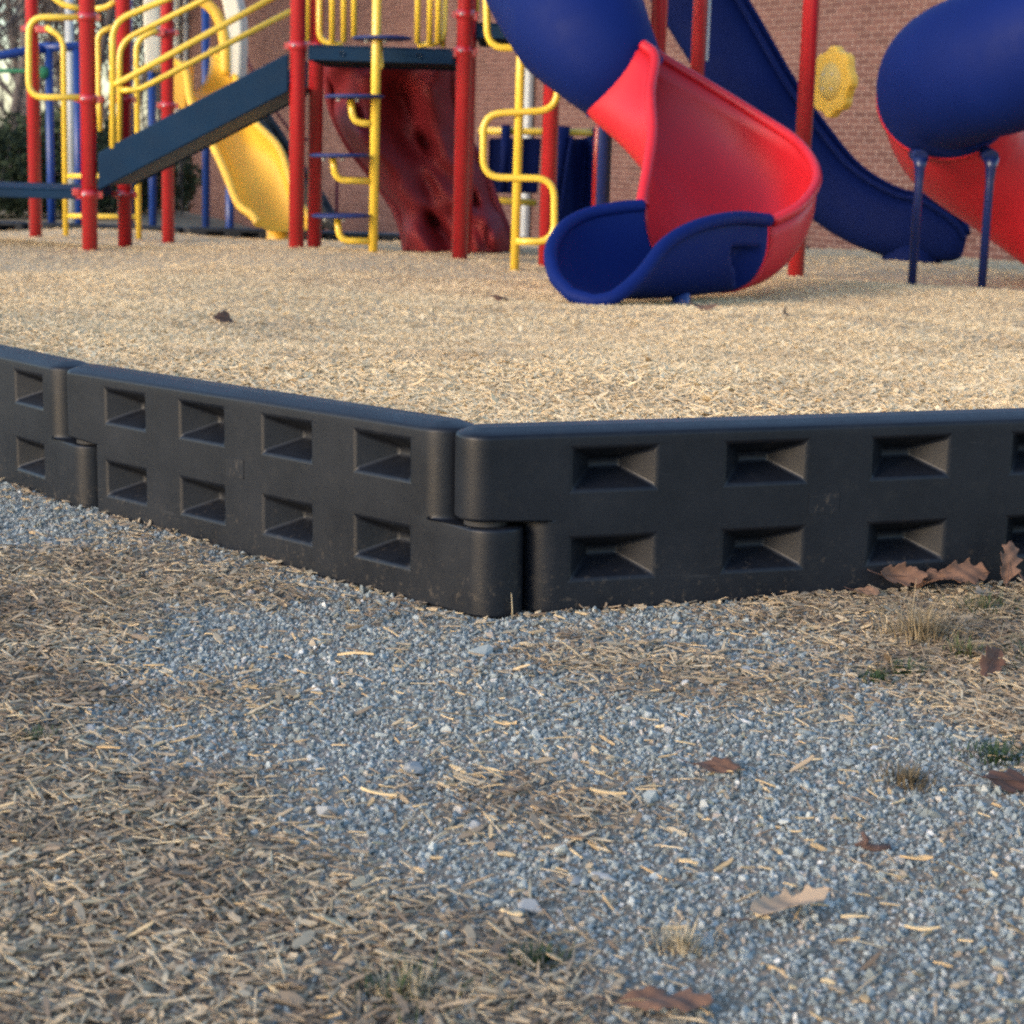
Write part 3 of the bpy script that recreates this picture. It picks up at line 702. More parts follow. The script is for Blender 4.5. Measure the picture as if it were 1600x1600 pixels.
# ------------------------------------------------------------------ yellow gear wheel
gp = W(1303, 128, 11.3)
gw = thing('play_gear', 'yellow lobed play gear beside the red post before the brick wall', 'play gear', tuple(gp))
def gear_plate(r0, amp, n, th_, dx=0):
    q = MB(); N = n*12; V = []
    for s_ in (0, 1):
        for i in range(N):
            a = 2*math.pi*i/N; r_ = r0+amp*math.tanh(2.2*math.cos(n*a))
            V.append((r_*math.cos(a), dx+(s_-.5)*th_, r_*math.sin(a)))
    F = [(i, (i+1) % N, N+(i+1) % N, N+i) for i in range(N)] + [tuple(range(N-1, -1, -1)), tuple(range(N, 2*N))]
    q.add(V, F, False); return q
gw.rotation_euler = (0, 0, R(-64))
o = gear_plate(.195, .010, 8, .06).build('gear_ring', M['yellowplastic'], gw, bevel=.012)
q = MB(); q.lathe([(0, .05), (.085, .045), (.11, .03), (.115, .0)], (0, 0, 0), 28, Matrix.Rotation(R(90), 3, 'X').to_4x4()); hb = q.build('hub', M['hub'], gw)
for a in range(4):
    aa = R(45+90*a); q = MB(); q.lathe([(0, .008), (.007, .006), (.008, 0)], (0, 0, 0), 10, Matrix.Rotation(R(90), 3, 'X').to_4x4())
    q.v = [(p[0]+.06*math.cos(aa), p[1]-.044, p[2]+.06*math.sin(aa)) for p in q.v]; q.build('bolt', M['pipe'], hb)
for a in range(8):
    aa = R(22.5+45*a); q = MB(); q.lathe([(.022, .004), (.016, .006), (.012, .002), (0, -.004)], (0, 0, 0), 12, Matrix.Rotation(R(90), 3, 'X').to_4x4())
    q.v = [(p[0]+.15*math.cos(aa), p[1]-.027, p[2]+.15*math.sin(aa)) for p in q.v]; q.build('dimple', M['yellowplastic'], gw)
q = MB(); q.tube([(0, .02, 0), (0, .06, 0), (-.22, .07, 0)], .018, 10); q.build('axle', M['bolt'], gw)

# ------------------------------------------------------------------ rock climber
rc = thing('rock_climber', 'dark red moulded rock climber sloping down from under the deck', 'climber', tuple(W(700, 384, 12.6)[:2])+(.05,))
cl = [((511, 92, 12.15), (704, 92, 12.15)), ((511, 125, 12.2), (706, 125, 12.2)), ((521, 175, 12.25), (714, 175, 12.3)), ((548, 230, 12.3), (735, 225, 12.35)),
      ((585, 278, 12.3), (757, 270, 12.35)), ((615, 322, 12.25), (775, 318, 12.3)), ((630, 360, 12.2), (790, 355, 12.25)), ((636, 392, 12.18), (800, 392, 12.2))]
Lc = crom([W(*a) for a, b_ in cl], 8); Rc = crom([W(*b_) for a, b_ in cl], 8)
nu = 44; rows = []
bumps = [(random.uniform(.08, .95), random.uniform(.12, .95), random.uniform(.07, .17), random.uniform(.05, .14)*random.choice((1, 1, -1))) for _ in range(34)]
bumps += [(.63, .42, .045, -.26), (.80, .68, .045, -.26), (.32, .80, .05, -.24), (.22, .30, .04, -.2), (.25, .45, .10, .08), (.55, .62, .14, .09), (.85, .9, .08, .1)]
holes = []
for i, (a, b_) in enumerate(zip(Lc, Rc)):
    row = []; vv = i/(len(Lc)-1)
    for j in range(nu+1):
        uu = j/nu; p = a+(b_-a)*uu
        h = .16*(1-abs(2*uu-1)**6)
        for (bu, bv, br, bh) in bumps:
            h += bh*math.exp(-(((uu-bu)/br)**2+((vv-bv)/br)**2)*1.2)
        h += .03*math.sin(uu*13+vv*9+2*math.sin(vv*7))+.022*math.sin(vv*23-uu*11+1.5*math.sin(uu*6))
        row.append(p-np.array([0, h, 0]))
    rows.append(row)
q = grid_mesh(rows); o = part(q, 'rock_face', M['shadedredplastic'], rc, solid=-.03)
q = MB(); q.tube(Lc, .03, 10); sub(q, 'rim', M['shadedredplastic'], o)
q = MB(); q.tube(Rc, .03, 10); sub(q, 'rim', M['shadedredplastic'], o)

# ------------------------------------------------------------------ blue barrel panel behind the serpentine climber
YQ = 13.4
bp = thing('barrel_panel', 'dark blue play panel of upright tubes between two yellow bars', 'play panel', tuple(W(840, 330, YQ)[:2])+(.0,))
for (x0, y0, x1, y1) in ((748, 204, 925, 207), (742, 311, 838, 317)):
    q = MB(); q.tube([W(x0, y0, YQ), W(x1, y1, YQ)], .024, 12); part(q, 'bar', M['yellow'], bp)
for (x0, x1, y0, y1, r_) in ((791, 786, 195, 300, .032), (880, 868, 197, 345, .05)):
    q = MB(); q.tube([W(x0, y0, YQ-.05), W(x1, y1, YQ-.05)], r_, 16); part(q, 'upright_tube', M['navyplastic'], bp)
q = MB(); a_, b_, c_, d_ = W(764, 216, YQ+.04), W(846, 216, YQ+.04), W(840, 302, YQ+.04), W(762, 302, YQ+.04)
q.add([a_, b_, c_, d_]+[p+np.array([0, .06, 0]) for p in (a_, b_, c_, d_)], [(0,3,2,1),(4,5,6,7),(0,1,5,4),(1,2,6,5),(2,3,7,6),(3,0,4,7)], False); part(q, 'panel', M['navyplastic'], bp, bevel=.015)
rows, A, B = sweep([ST((892, 212, YQ-.12), (928, 212, YQ+.1), (-.03, .12, -.02)), ST((884, 262, YQ-.18), (924, 262, YQ+.05), (-.03, .12, -.02)), ST((872, 352, YQ-.26), (918, 352, YQ), (-.03, .12, -.02))], 5, 10)
part(grid_mesh(rows), 'chute', M['navyplastic'], bp, solid=.02)
for x in (752, 925):
    p = W(x, 300, YQ+.02); q = MB(); q.cyl(p[0], p[1], -.1, zc(x, 200, YQ), .03, 12); part(q, 'upright', M['navyplastic'], bp)

# ------------------------------------------------------------------ yellow slide with cream hood, narrow black strip beside it
YY = 15.6
ysl = thing('yellow_slide', 'yellow wavy slide under a cream hood behind the staircase', 'slide', tuple(W(410, 355, 14.2)[:2])+(.0,))
yl = [ST((268, 92, 15.7), (330, 78, 15.9), (0, .05, -.30)),
      ST((290, 112, 15.4), (366, 118, 15.6), (.02, .1, -.28)),
      ST((300, 165, 15.1), (378, 160, 15.3), (.03, .14, -.22)),
      ST((332, 226, 14.8), (398, 192, 15.0), (.03, .14, -.17)),
      ST((353, 272, 14.5), (436, 232, 14.75), (.03, .14, -.16)),
      ST((372, 318, 14.3), (456, 290, 14.55), (.03, .13, -.15)),
      ST((394, 336, 14.15), (476, 330, 14.4), (.02, .08, -.13)),
      ST((404, 350, 14.05), (492, 350, 14.3), (.01, .03, -.06))]
rows, A, B = sweep(yl, 7, 16); o = part(grid_mesh(rows), 'trough', M['yellowplastic'], ysl, solid=.014)
sub(rim(A, .03), 'rim', M['yellowplastic'], o); sub(rim(B, .03), 'rim', M['yellowplastic'], o)
q = MB(); p = W(430, 355, 14.25); q.tube([(p[0], p[1]+.2, p[2]-.02), (p[0], p[1]+.2, -.12)], .09, 14); part(q, 'foot', M['yellowplastic'], ysl)
q = MB(); a_, b_ = W(272, 105, YY), W(292, 105, YY); q.box((a_[0], YY-.05, zc(280, 170, YY)), (b_[0], YY+.35, zc(280, 95, YY))); part(q, 'side_panel', M['yellowplastic'], ysl, bevel=.01)
hw = [W(241, 108, YY), W(241, -40, YY), W(270, -90, YY), (W(300, -100, YY)), W(335, -60, YY), W(362, 20, YY), W(362, 122, YY)]
ctr = crom(hw, 8); q = MB(); V = []; F = []
for i, p in enumerate(ctr):
    c0 = W(301, 60, YY); d = np.array([p[0]-c0[0], 0, (p[2]-c0[2])*.35]); d /= np.linalg.norm(d)
    for (dd, yy) in ((0.075, -.03), (0.075, .35), (-.055, .35), (-.055, -.03)): V.append(p+d*dd+np.array([0, yy, 0]))
for i in range(len(ctr)-1):
    for j in range(4): F.append((i*4+j, i*4+(j+1) % 4, (i+1)*4+(j+1) % 4, (i+1)*4+j))
F += [(3, 2, 1, 0), tuple(len(V)-4+j for j in range(4))]
q.add(V, F, False); part(q, 'hood', M['cream'], ysl, bevel=.02)
inner = [W(318, 2, YY-.02), W(338, 22, YY-.02), W(350, 60, YY-.02), W(352, 118, YY-.02)]
q = MB(); q.tube(crom(inner, 6), .045, 10); part(q, 'hood_lining', M['yellowplastic'], ysl)
ds = thing('dark_strip', 'narrow black strip sloping down behind the yellow slide', 'slide', tuple(W(505, 352, 15.2)[:2])+(.0,))  # narrow black trough shape, sloping down on two legs
dk = [ST((385, 172, 15.9), (400, 160, 16.2), (0, .1, -.14)), ST((418, 205, 15.7), (428, 195, 16.0), (0, .1, -.14)), ST((448, 252, 15.5), (458, 242, 15.8), (0, .1, -.16)),
      ST((486, 300, 15.3), (494, 292, 15.6), (0, .1, -.22)), ST((514, 340, 15.2), (520, 336, 15.4), (0, .06, -.12)), ST((524, 354, 15.15), (526, 352, 15.3), (0, .02, -.03))]
rows, A, B = sweep(dk, 6, 14); o = part(grid_mesh(rows), 'trough', M['dark'], ds, solid=.014)
sub(rim(A, .03), 'rim', M['dark'], o); sub(rim(B, .03), 'rim', M['dark'], o)
for (px, top, dep) in ((432, 215, 15.9), (502, 308, 15.45)):
    p = W(px, 340, dep); q = MB(); q.cyl(p[0], p[1], -.3, zc(px, top, dep), .03, 10); part(q, 'support_leg', M['dark'], ds)
# red guy rope and rod
rp = thing('red_rope', 'thin dark red rope slanting across the brick wall by the stairs', 'rope', tuple(W(372, 62, 16.4)))
q = MB(); q.tube([W(366, 48, 16.4), W(410, 145, 16.3), W(452, 203, 16.2), W(496, 228, 16.1), W(501, 275, 16.0), W(501, 345, 16.0)], .012, 8); part(q, 'strand', M['rope'], rp)
rd = thing('red_rod', 'slim dark red upright rod seen under the pod climber steps', 'rod', tuple(W(526, 350, 15.6)))
q = MB(); p = W(526, 330, 15.6); q.cyl(p[0], p[1], -.3, zc(526, 275, 15.6), .014, 8); part(q, 'rod', M['rope'], rd)

# ------------------------------------------------------------------ free standing blue posts and climbing frame
for (px, y0, y1, Y, lab) in ((203, -60, 334, 15.4, 'tall blue post behind the yellow stair rails'), (239, 116, 342, 15.9, 'short blue post just right of the tall blue post behind the stairs'),
                             (322, -40, 352, 16.4, 'blue post seen beneath the cream hood and under the stairs'), (359, 255, 357, 15.3, 'short blue post standing left of the yellow slide')):
    p = W(px, y1, Y); t_ = thing('blue_post', lab, 'post', (p[0], p[1], float(ground_z(p[0], p[1]))), 'blue posts behind the staircase')
    q = MB(); q.tube([(p[0], p[1], -.35), (p[0], p[1], zc(px, y0, Y))], .033, 14); part(q, 'shaft', M['bluepost'], t_)
    q = MB(); q.lathe([(.033, 0), (.036, .004), (.03, .018), (0, .024)], (p[0], p[1], zc(px, y0, Y)), 14); part(q, 'cap', M['bluepost'], t_)
fr = thing('climbing_frame', 'blue climbing frame with green rope at the far left', 'climbing frame', tuple(W(82, 363, 15.0)[:2])+(-.1,))
for px, yb_ in ((81, 363), (124, 363), (-60, 363)):
    p = W(px, yb_, 15.0); q = MB(); q.cyl(p[0], p[1], -.35, zc(px, 66, 15.0), .031, 14); part(q, 'upright', M['bluepost'], fr)
q = MB(); q.tube([W(60, 74, 15.0), W(130, 73, 15.0)], .034, 12); part(q, 'beam', M['bluepost'], fr)
q = MB(); q.tube([W(70, 76, 15.0), W(42, 80, 14.9), W(-60, 98, 14.6)], .034, 12); part(q, 'beam', M['bluepost'], fr)
q = MB(); q.tube([W(76, 114, 15.0), W(40, 111, 15), W(-60, 110, 15)], .016, 8); part(q, 'rope', M['greenrope'], fr)
p = W(68, 113, 14.98); q = MB(); q.lathe([(0, -.05), (.04, -.035), (.05, 0), (.04, .035), (0, .05)], p, 12); part(q, 'rope_clamp', M['greenrope'], fr)
sp = W(112, 300, 19.); t_ = thing('grey_pole', 'slim grey pole behind the ladder at the left', 'pole', (sp[0], sp[1], -.4))
q = MB(); q.tube([(sp[0], sp[1], -.4), (sp[0], sp[1], 2.2)], [.05, .04], 10); part(q, 'shaft', M['pipe'], t_)
q = MB(); q.lathe([(.04, 0), (.045, .02), (0, .05)], (sp[0], sp[1], 2.2), 10); part(q, 'cap', M['pipe'], t_)

# ------------------------------------------------------------------ scattered ground cover
POLY = {
'left': [(-1.443, 3.986), (-0.932, 3.369), (-0.803, 3.42), (-0.629, 3.374), (-0.427, 3.262), (-0.343, 3.12), (-0.441, 3.047), (-0.533, 3.088), (-0.592, 2.953), (-0.601, 2.755), (-0.591, 2.582), (-0.56, 2.371), (-0.546, 2.24), (-0.495, 2.157), (-0.408, 2.184), (-0.291, 2.118), (-0.246, 2.003), (-0.192, 1.89), (-0.123, 1.789), (-0.05, 1.72), (0.043, 1.685), (0.1, 1.603), (0.132, 1.48), (0.112, 1.2), (-1.6, 1.2), (-2.2, 3.9)],
'strip1': [(-0.529, 2.505), (-0.442, 2.562), (-0.31, 2.513), (-0.306, 2.415), (-0.414, 2.399), (-0.501, 2.408)],
'strip2': [(-0.111, 2.124), (-0.021, 2.173), (0.123, 2.132), (0.202, 2.08), (0.16, 1.996), (0.053, 1.992), (-0.062, 2.04)],
'strip3': [(0.006, 2.781), (0.105, 2.842), (0.254, 2.718), (0.364, 2.687), (0.467, 2.624), (0.478, 2.528), (0.337, 2.462), (0.22, 2.518), (0.098, 2.593), (0.035, 2.674)],
'right': [(0.30, 2.99), (0.36, 3.06), (0.553, 3.17), (0.911, 3.30), (1.405, 3.42), (2.2, 3.6), (2.2, 2.1), (0.905, 2.103), (0.662, 2.197), (0.664, 2.321), (0.609, 2.443), (0.54, 2.53), (0.528, 2.66), (0.461, 2.86), (0.40, 2.93), (0.32, 2.95)],
'under': [(-0.365, 3.215), (-0.251, 3.056), (-0.161, 2.973), (-0.076, 2.914), (-0.034, 2.856), (-0.155, 2.87), (-0.289, 3.01)],
'edge': [(-0.818, 3.704), (-0.554, 3.416), (-0.584, 3.387), (-0.81, 3.609)],
}
WEIGHT = {'left': 1.0, 'strip1': .55, 'strip2': .6, 'strip3': .6, 'right': .95, 'under': .22, 'edge': .4}
def pip(x, y, P):
    c = np.zeros(x.shape, bool); n = len(P)
    for i in range(n):
        x0, y0 = P[i]; x1, y1 = P[i-1]
        m_ = ((y0 > y) != (y1 > y)); 
        with np.errstate(divide='ignore', invalid='ignore'): xi = (x1-x0)*(y-y0)/(y1-y0)+x0
        c ^= m_ & (x < xi)
    return c
def straw_mask(x, y):
    w = np.zeros_like(x)
    for k, P in POLY.items():
        for s_ in range(4):   # soft, ragged edge
            jx = x+RNG.normal(0, .035, x.shape)+.03*np.sin(y*23+x*11+s_); jy = y+RNG.normal(0, .05, x.shape)+.04*np.sin(x*19+s_*2)
            w = np.maximum(w, 0)+pip(jx, jy, P)*WEIGHT[k]/4
    patch = .5+.5*np.sin(x*9+3*np.sin(y*5))*np.sin(y*8+2*np.sin(x*6))
    return np.clip(w*(.72+.45*patch)+.035*patch, 0, 1)

def scatter(name, P, rot, scl, idx, protos, label=None):
    col = bpy.data.collections.new(name+'_pieces')
    for o in protos: col.objects.link(o)
    me = bpy.data.meshes.new(name); me.vertices.add(len(P)); me.vertices.foreach_set('co', np.asarray(P, np.float32).ravel())
    for nm, tp, dat in (('rot', 'FLOAT_VECTOR', rot), ('scl', 'FLOAT_VECTOR', scl)):
        a = me.attributes.new(nm, tp, 'POINT'); a.data.foreach_set('vector', np.asarray(dat, np.float32).ravel())
    a = me.attributes.new('pick', 'INT', 'POINT'); a.data.foreach_set('value', np.asarray(idx, np.int32))
    ob = bpy.data.objects.new(name, me); C.objects.link(ob)
    t = bpy.data.node_groups.new(name, 'GeometryNodeTree')
    t.interface.new_socket('Geometry', in_out='INPUT', socket_type='NodeSocketGeometry'); t.interface.new_socket('Geometry', in_out='OUTPUT', socket_type='NodeSocketGeometry')
    gi = t.nodes.new('NodeGroupInput'); go = t.nodes.new('NodeGroupOutput'); ip = t.nodes.new('GeometryNodeInstanceOnPoints')
    ci = t.nodes.new('GeometryNodeCollectionInfo'); ci.inputs['Collection'].default_value = col; ci.inputs['Separate Children'].default_value = True; ci.inputs['Reset Children'].default_value = True
    def att(nm, tp):
        n = t.nodes.new('GeometryNodeInputNamedAttribute'); n.data_type = tp; n.inputs['Name'].default_value = nm; return n.outputs['Attribute']
    er = t.nodes.new('FunctionNodeEulerToRotation'); t.links.new(att('rot', 'FLOAT_VECTOR'), er.inputs[0])
    t.links.new(gi.outputs[0], ip.inputs['Points']); t.links.new(ci.outputs[0], ip.inputs['Instance']); ip.inputs['Pick Instance'].default_value = True
    t.links.new(att('pick', 'INT'), ip.inputs['Instance Index']); t.links.new(er.outputs[0], ip.inputs['Rotation']); t.links.new(att('scl', 'FLOAT_VECTOR'), ip.inputs['Scale'])
    t.links.new(ip.outputs[0], go.inputs[0])
    md = ob.modifiers.new('scatter', 'NODES'); md.node_group = t
    ob['kind'] = 'stuff'
    if label: ob['label'] = label
    return ob

def stone_mesh(seed, name='stone', npts=16, flat=1.0):
    rg = np.random.default_rng(seed); bm = bmesh.new()
    p = rg.normal(size=(npts, 3)); p /= np.linalg.norm(p, axis=1)[:, None]; p *= rg.uniform(.78, 1.1, (npts, 1)); p *= np.array([1.15, .9, .75*flat])
    for q_ in p: bm.verts.new(q_)
    r_ = bmesh.ops.convex_hull(bm, input=bm.verts[:])
    for v in [v for v in bm.verts if not v.link_faces]: bm.verts.remove(v)
    me = bpy.data.meshes.new(name); bm.to_mesh(me); bm.free(); return me
def chip_mesh(seed, w=.2, th=.07):
    rg = np.random.default_rng(seed); n = 5; V = []; F = []
    xs = np.linspace(-.5, .5, n)
    bend = rg.uniform(-.08, .08)
    for i, x in enumerate(xs):
        k = (1-abs(2*x)**3*rg.uniform(.3, .9)); hw = w/2*k*rg.uniform(.8, 1.15); c = rg.uniform(-.1, .1)*w; z = bend*(1-4*x*x); tw = rg.uniform(-.12, .12)*w
        V += [(x, c-hw, z-th/2+tw), (x, c+hw, z-th/2-tw), (x, c+hw*.9, z+th/2-tw), (x, c-hw*.9, z+th/2+tw)]
    for i in range(n-1):
        for j in range(4): F.append((i*4+j, i*4+(j+1) % 4, (i+1)*4+(j+1) % 4, (i+1)*4+j))
    F += [(0, 1, 2, 3), tuple((n-1)*4+j for j in (3, 2, 1, 0))]
    me = bpy.data.meshes.new('chip'); me.from_pydata(V, [], F); me.update(); return me
def protos(meshes, mat, nm):
    out = []
    for me in meshes:
        me.materials.append(mat); out.append(bpy.data.objects.new(nm, me))
    return out
def rand_pts(n, y0, y1, margin, slope=.29):
    """uniform over a wedge in front of the viewer's standpoint, in metres"""
    out = []
    tot = 0
    while tot < n:
        y = RNG.uniform(y0, y1, n); x = RNG.uniform(-(slope*y1+margin), slope*y1+margin, n)
        k = np.abs(x) < slope*y+margin; out.append(np.stack([x[k], y[k]], 1)); tot += k.sum()
    return np.concatenate(out)[:n]

# crushed stone
pt = rand_pts(330000, 1.2, 4.6, .38)
k = ~inside(pt[:, 0], pt[:, 1], -.04); pt = pt[k]
w = straw_mask(pt[:, 0], pt[:, 1]); keepm = RNG.random(len(pt)) > w*.88; pt = pt[keepm]; n = len(pt)
r_ = np.exp(RNG.normal(math.log(.0027), .38, n)).clip(.0014, .0085)
big = RNG.random(n) < .004; r_[big] *= RNG.uniform(1.4, 2.2, big.sum())
z = ground_z(pt[:, 0], pt[:, 1])+r_*RNG.uniform(-.25, .4, n)
stones = protos([stone_mesh(s) for s in range(8)], M['gravel'], 'grit')
scatter('gravel', np.column_stack([pt, z]), RNG.uniform(0, 6.28, (n, 3)), np.repeat(r_[:, None], 3, 1)*RNG.uniform(.8, 1.25, (n, 3)), RNG.integers(0, 8, n), stones)

# weathered chips and straw on the gravel
def chips(name, pt, zf, lmed, protos_, tilt=.25, lift=.006, lsig=.38, wsc=(.7, 1.5)):
    n = len(pt); Ls = np.exp(RNG.normal(math.log(lmed), lsig, n)).clip(lmed*.3, lmed*2.6)
    rot = np.column_stack([RNG.normal(0, tilt*1.6, n), RNG.normal(0, tilt, n), RNG.uniform(0, 6.28, n)])
    scl = np.column_stack([Ls, np.exp(RNG.normal(math.log(lmed), .25, n))*RNG.uniform(*wsc, n), np.full(n, lmed)])
    z = zf(pt[:, 0], pt[:, 1])+RNG.uniform(0, lift, n)+np.abs(np.sin(rot[:, 1]))*Ls*.35
    return scatter(name, np.column_stack([pt, z]), rot, scl, RNG.integers(0, len(protos_), n), protos_)
pt = rand_pts(215000, 1.2, 4.6, .38); pt = pt[~inside(pt[:, 0], pt[:, 1], -.05)]
w = straw_mask(pt[:, 0], pt[:, 1]); pt = pt[RNG.random(len(pt)) < w*.97+.006]
oldp = protos([chip_mesh(100+s, (.10, .14, .18, .24, .32, .12, .16, .42)[s], .075) for s in range(8)], M['chipold'], 'chip')
chips('weathered_wood_chips', pt, ground_z, .0138, oldp, .18, .009, .65)
pt = rand_pts(26000, 1.2, 4.4, .45); pt = pt[~inside(pt[:, 0], pt[:, 1], -.05)]
w = straw_mask(pt[:, 0], pt[:, 1]); pt = pt[RNG.random(len(pt)) < w*.13+.003]
strp = protos([chip_mesh(200+s, .035, .03) for s in range(5)], M['drygrass'], 'straw')
chips('dry_straw', pt, ground_z, .038, strp, .22, .014)
# litter piled against the foot of the border panels
lp = []
for a_, b_, n_ in ((P0, P1, 120), (P1, P2, 170), (P2, P3, 300)):
    e_ = (b_-a_)/np.hypot(*(b_-a_)); nn = np.array([e_[1], -e_[0]])
    u_ = RNG.uniform(-.02, L+.05, n_); o_ = .052+np.abs(RNG.normal(0, .015, n_))
    wv_ = (.35+.65*np.sin(u_*9+a_[0]*5)**2)*(RNG.random(n_)); k_ = wv_ > .3
    lp.append((a_[None]+u_[:, None]*e_[None]+o_[:, None]*nn[None])[k_])
lp = np.concatenate(lp)
foot = lambda x, y: ground_z(x, y)+.003*np.clip(1-(line_dist(x, y)-.05)/.05, 0, 1)
chips('border_foot_litter', lp, foot, .016, protos([chip_mesh(500+s_, random.choice((.2, .35, .5)), .09) for s_ in range(5)], M['chipold'], 'chip'), .2, .006)
# scattered fresher chips over the gravel
pt = rand_pts(2600, 1.2, 4.4, .45); pt = pt[~inside(pt[:, 0], pt[:, 1], -.05)]
frp = protos([chip_mesh(300+s, random.choice((.14, .2, .28)), .08) for s in range(5)], M['splinter'], 'chip')
chips('loose_fresh_chips', pt, ground_z, .016, frp, .15, .007)
# play bed chips
newp = protos([chip_mesh(400+s, (.12, .16, .2, .28, .36, .14, .18, .46)[s], .09) for s in range(8)], M['chipnew'], 'chip')
allp = []
for (n, y0, y1, mg) in ((150000, 2.9, 6.0, .5), (90000, 6.0, 9.5, .5), (50000, 9.5, 14.7, .8)):
    p_ = rand_pts(n, y0, y1, mg); p_ = p_[inside(p_[:, 0], p_[:, 1]) & (line_dist(p_[:, 0], p_[:, 1]) > .055)]; allp.append(p_)
chips('wood_chip_mulch', np.concatenate(allp), mulch_z, .0155, newp, .22, .007, .55)

# ------------------------------------------------------------------ leaves, stones, splinters, tufts
def leaf_mesh(seed, curl=.5, lobes=True):
    rg = np.random.default_rng(seed); n = 44; V = []; F = []; m_ = 8
    ph = rg.uniform(0, 6.28, 8); nl = rg.uniform(2.6, 3.6)
    for i in range(n+1):
        t = i/n; base = .27*math.sin(math.pi*min(1, t*1.02)**.85)**.65
        for j in range(-m_, m_+1):
            f = j/m_; side = 1 if j >= 0 else -1
            lob = 1-.34*(.5+.5*math.cos(t*math.pi*2*nl+side*.5+ph[0]))+.10*math.sin(t*23+ph[1]+side)+.06*math.sin(t*47+ph[2]*side)
            wv = max(base*lob, .004)
            x = t-.5+.10*abs(f)*wv/.27; y = f*wv
            z = curl*(1.5*y*y*(1 if ph[3] < 4 else -.6)+.5*x*x*math.cos(ph[4]))+.04*math.sin(5*x+6*y+ph[5])+.03*math.sin(11*y-5*x+ph[6])+.010*math.sin(19*x+23*y+ph[7])
            V.append((x, y, z))
    w_ = 2*m_+1
    for i in range(n):
        for j in range(w_-1): F.append((i*w_+j, i*w_+j+1, (i+1)*w_+j+1, (i+1)*w_+j))
    q = MB(); q.add(V, F, True); return q
def leaf(x, y, size, rot, label, mat='leafbrown', seed=0, curl=.6, lift=.012, zf=ground_z, lobes=True, name='dead_leaf', cat='leaf'):
    t = thing(name, label, cat, (x, y, float(zf(x, y))+lift), 'fallen leaves')
    t.rotation_euler = rot; t.scale = (size,)*3
    o = leaf_mesh(seed, curl, lobes).build('blade', M[mat], t); md = o.modifiers.new('s', 'SOLIDIFY'); md.thickness = .006
    q = MB(); q.tube([(.5, 0, .02), (.35, 0, .0), (0, 0, curl*.02), (-.48, 0, 0), (-.62, .03, .02), (-.75, .06, .05)], [.004, .006, .009, .011, .010, .008], 6); q.build('stem', M['twig'], t)
    return t
leaf(.286, 1.752, .085, (R(8), R(-12), R(15)), 'large pale curled dead leaf lying alone on the gravel', 'leaftan', 3, 1.5, .014)
leaf(.148, 1.545, .085, (R(10), R(-8), R(-12)), 'reddish brown oak leaf at the bottom edge of the picture', 'leafbrown', 5, .5, .012)
leaf(.701, 2.65, .075, (R(30), R(-20), R(60)), 'upright brown leaf in the grass near the right edge', 'leafbrown', 7, .9, .022)
leaf(.603, 2.148, .085, (R(12), R(10), R(20)), 'flat red-brown leaf cut off by the right edge above the gravel', 'leafbrown', 9, .5, .012)
leaf(.257, 2.183, .06, (R(10), R(5), R(5)), 'small grey-brown leaf flat on the gravel right of centre', 'leafbrown', 11, .4, .012)
leaf(.665, 3.138, 0.085, (R(52), R(6), R(12)), 'leftmost brown leaf of the heap against the right border panel', 'leafbrown', 13, 1.1, .035)
leaf(.725, 3.143, 0.085, (R(20), R(-12), R(-30)), 'broad brown leaf in the middle of the heap at the right panel', 'leafbrown', 15, .9, .03)
leaf(.775, 3.148, 0.089, (R(62), R(0), R(10)), 'rust leaf standing on edge in the heap at the right panel', 'leafbrown', 17, .8, .04)
leaf(.80, 3.088, 0.076, (R(10), R(8), R(40)), 'flat pinkish leaf in front of the leaf heap at the right', 'leaftan', 19, .6, .018)
leaf(.85, 3.153, 0.081, (R(28), R(-50), R(75)), 'tall brown leaf standing upright at the right end of the heap', 'leafbrown', 21, .7, .06)
leaf(.60, 3.108, 0.051, (R(15), R(0), R(-20)), 'small leaf left of the leaf heap under the panel pockets', 'leafbrown', 23, .8, .015)
leaf(.875, 3.123, 0.093, (R(25), R(10), R(70)), 'brown leaf at the far right end of the heap', 'leafbrown', 25, .8, .025)
def bed_leaf(px, py, Y, size, label, rz, seed, rx=40):
    p = W(px, py, Y); leaf(p[0], Y, size, (R(rx), R(10), R(rz)), label, 'leafbrown', seed, 1.2, .02, mulch_z)
bed_leaf(352, 520, 5.95, .10, 'crumpled dark leaf alone on the chips above the left panel', 60, 31)
bed_leaf(1226, 508, 6.55, .07, 'small upright leaf on the chips right of the blue scoop', 80, 33, 70)
bed_leaf(1097, 491, 6.9, .11, 'dark flat leaf on the chips just below the blue scoop', 5, 35, 12)
bed_leaf(785, 450, 7.7, .10, 'dark leaf scrap on the chips left of the blue scoop', 20, 37, 25)
def stone(x, y, r, label, seed, mat='stone', flat=.8, zf=ground_z, rot=0):
    me = stone_mesh(seed, 'stone', 15, flat); bm = bmesh.new(); bm.from_mesh(me); bmesh.ops.bevel(bm, geom=bm.edges[:], offset=.045, segments=1, affect='EDGES'); bm.to_mesh(me); bm.free()
    me.materials.append(M[mat]); o = bpy.data.objects.new('stone', me); C.objects.link(o)
    o.location = (x, y, float(zf(x, y))+r*.45); o.scale = (r,)*3; o.rotation_euler = (.2, .1, rot); tag(o, label, 'stone', 'larger stones on the gravel')
stone(-.108, 2.187, .014, 'largest white stone on the gravel left of centre', 501)
stone(.093, 2.57, .0085, 'round pale stone on the chips below the panel corner', 502)
stone(.212, 2.35, .009, 'light grey stone on the gravel right of centre', 503)
stone(-.2, 2.041, .012, 'cream upright stone on the left edge of the gravel', 504, flat=1.3)
stone(.031, 1.769, .014, 'blue-grey stone near the bottom edge of the chips', 505, flat=.6)
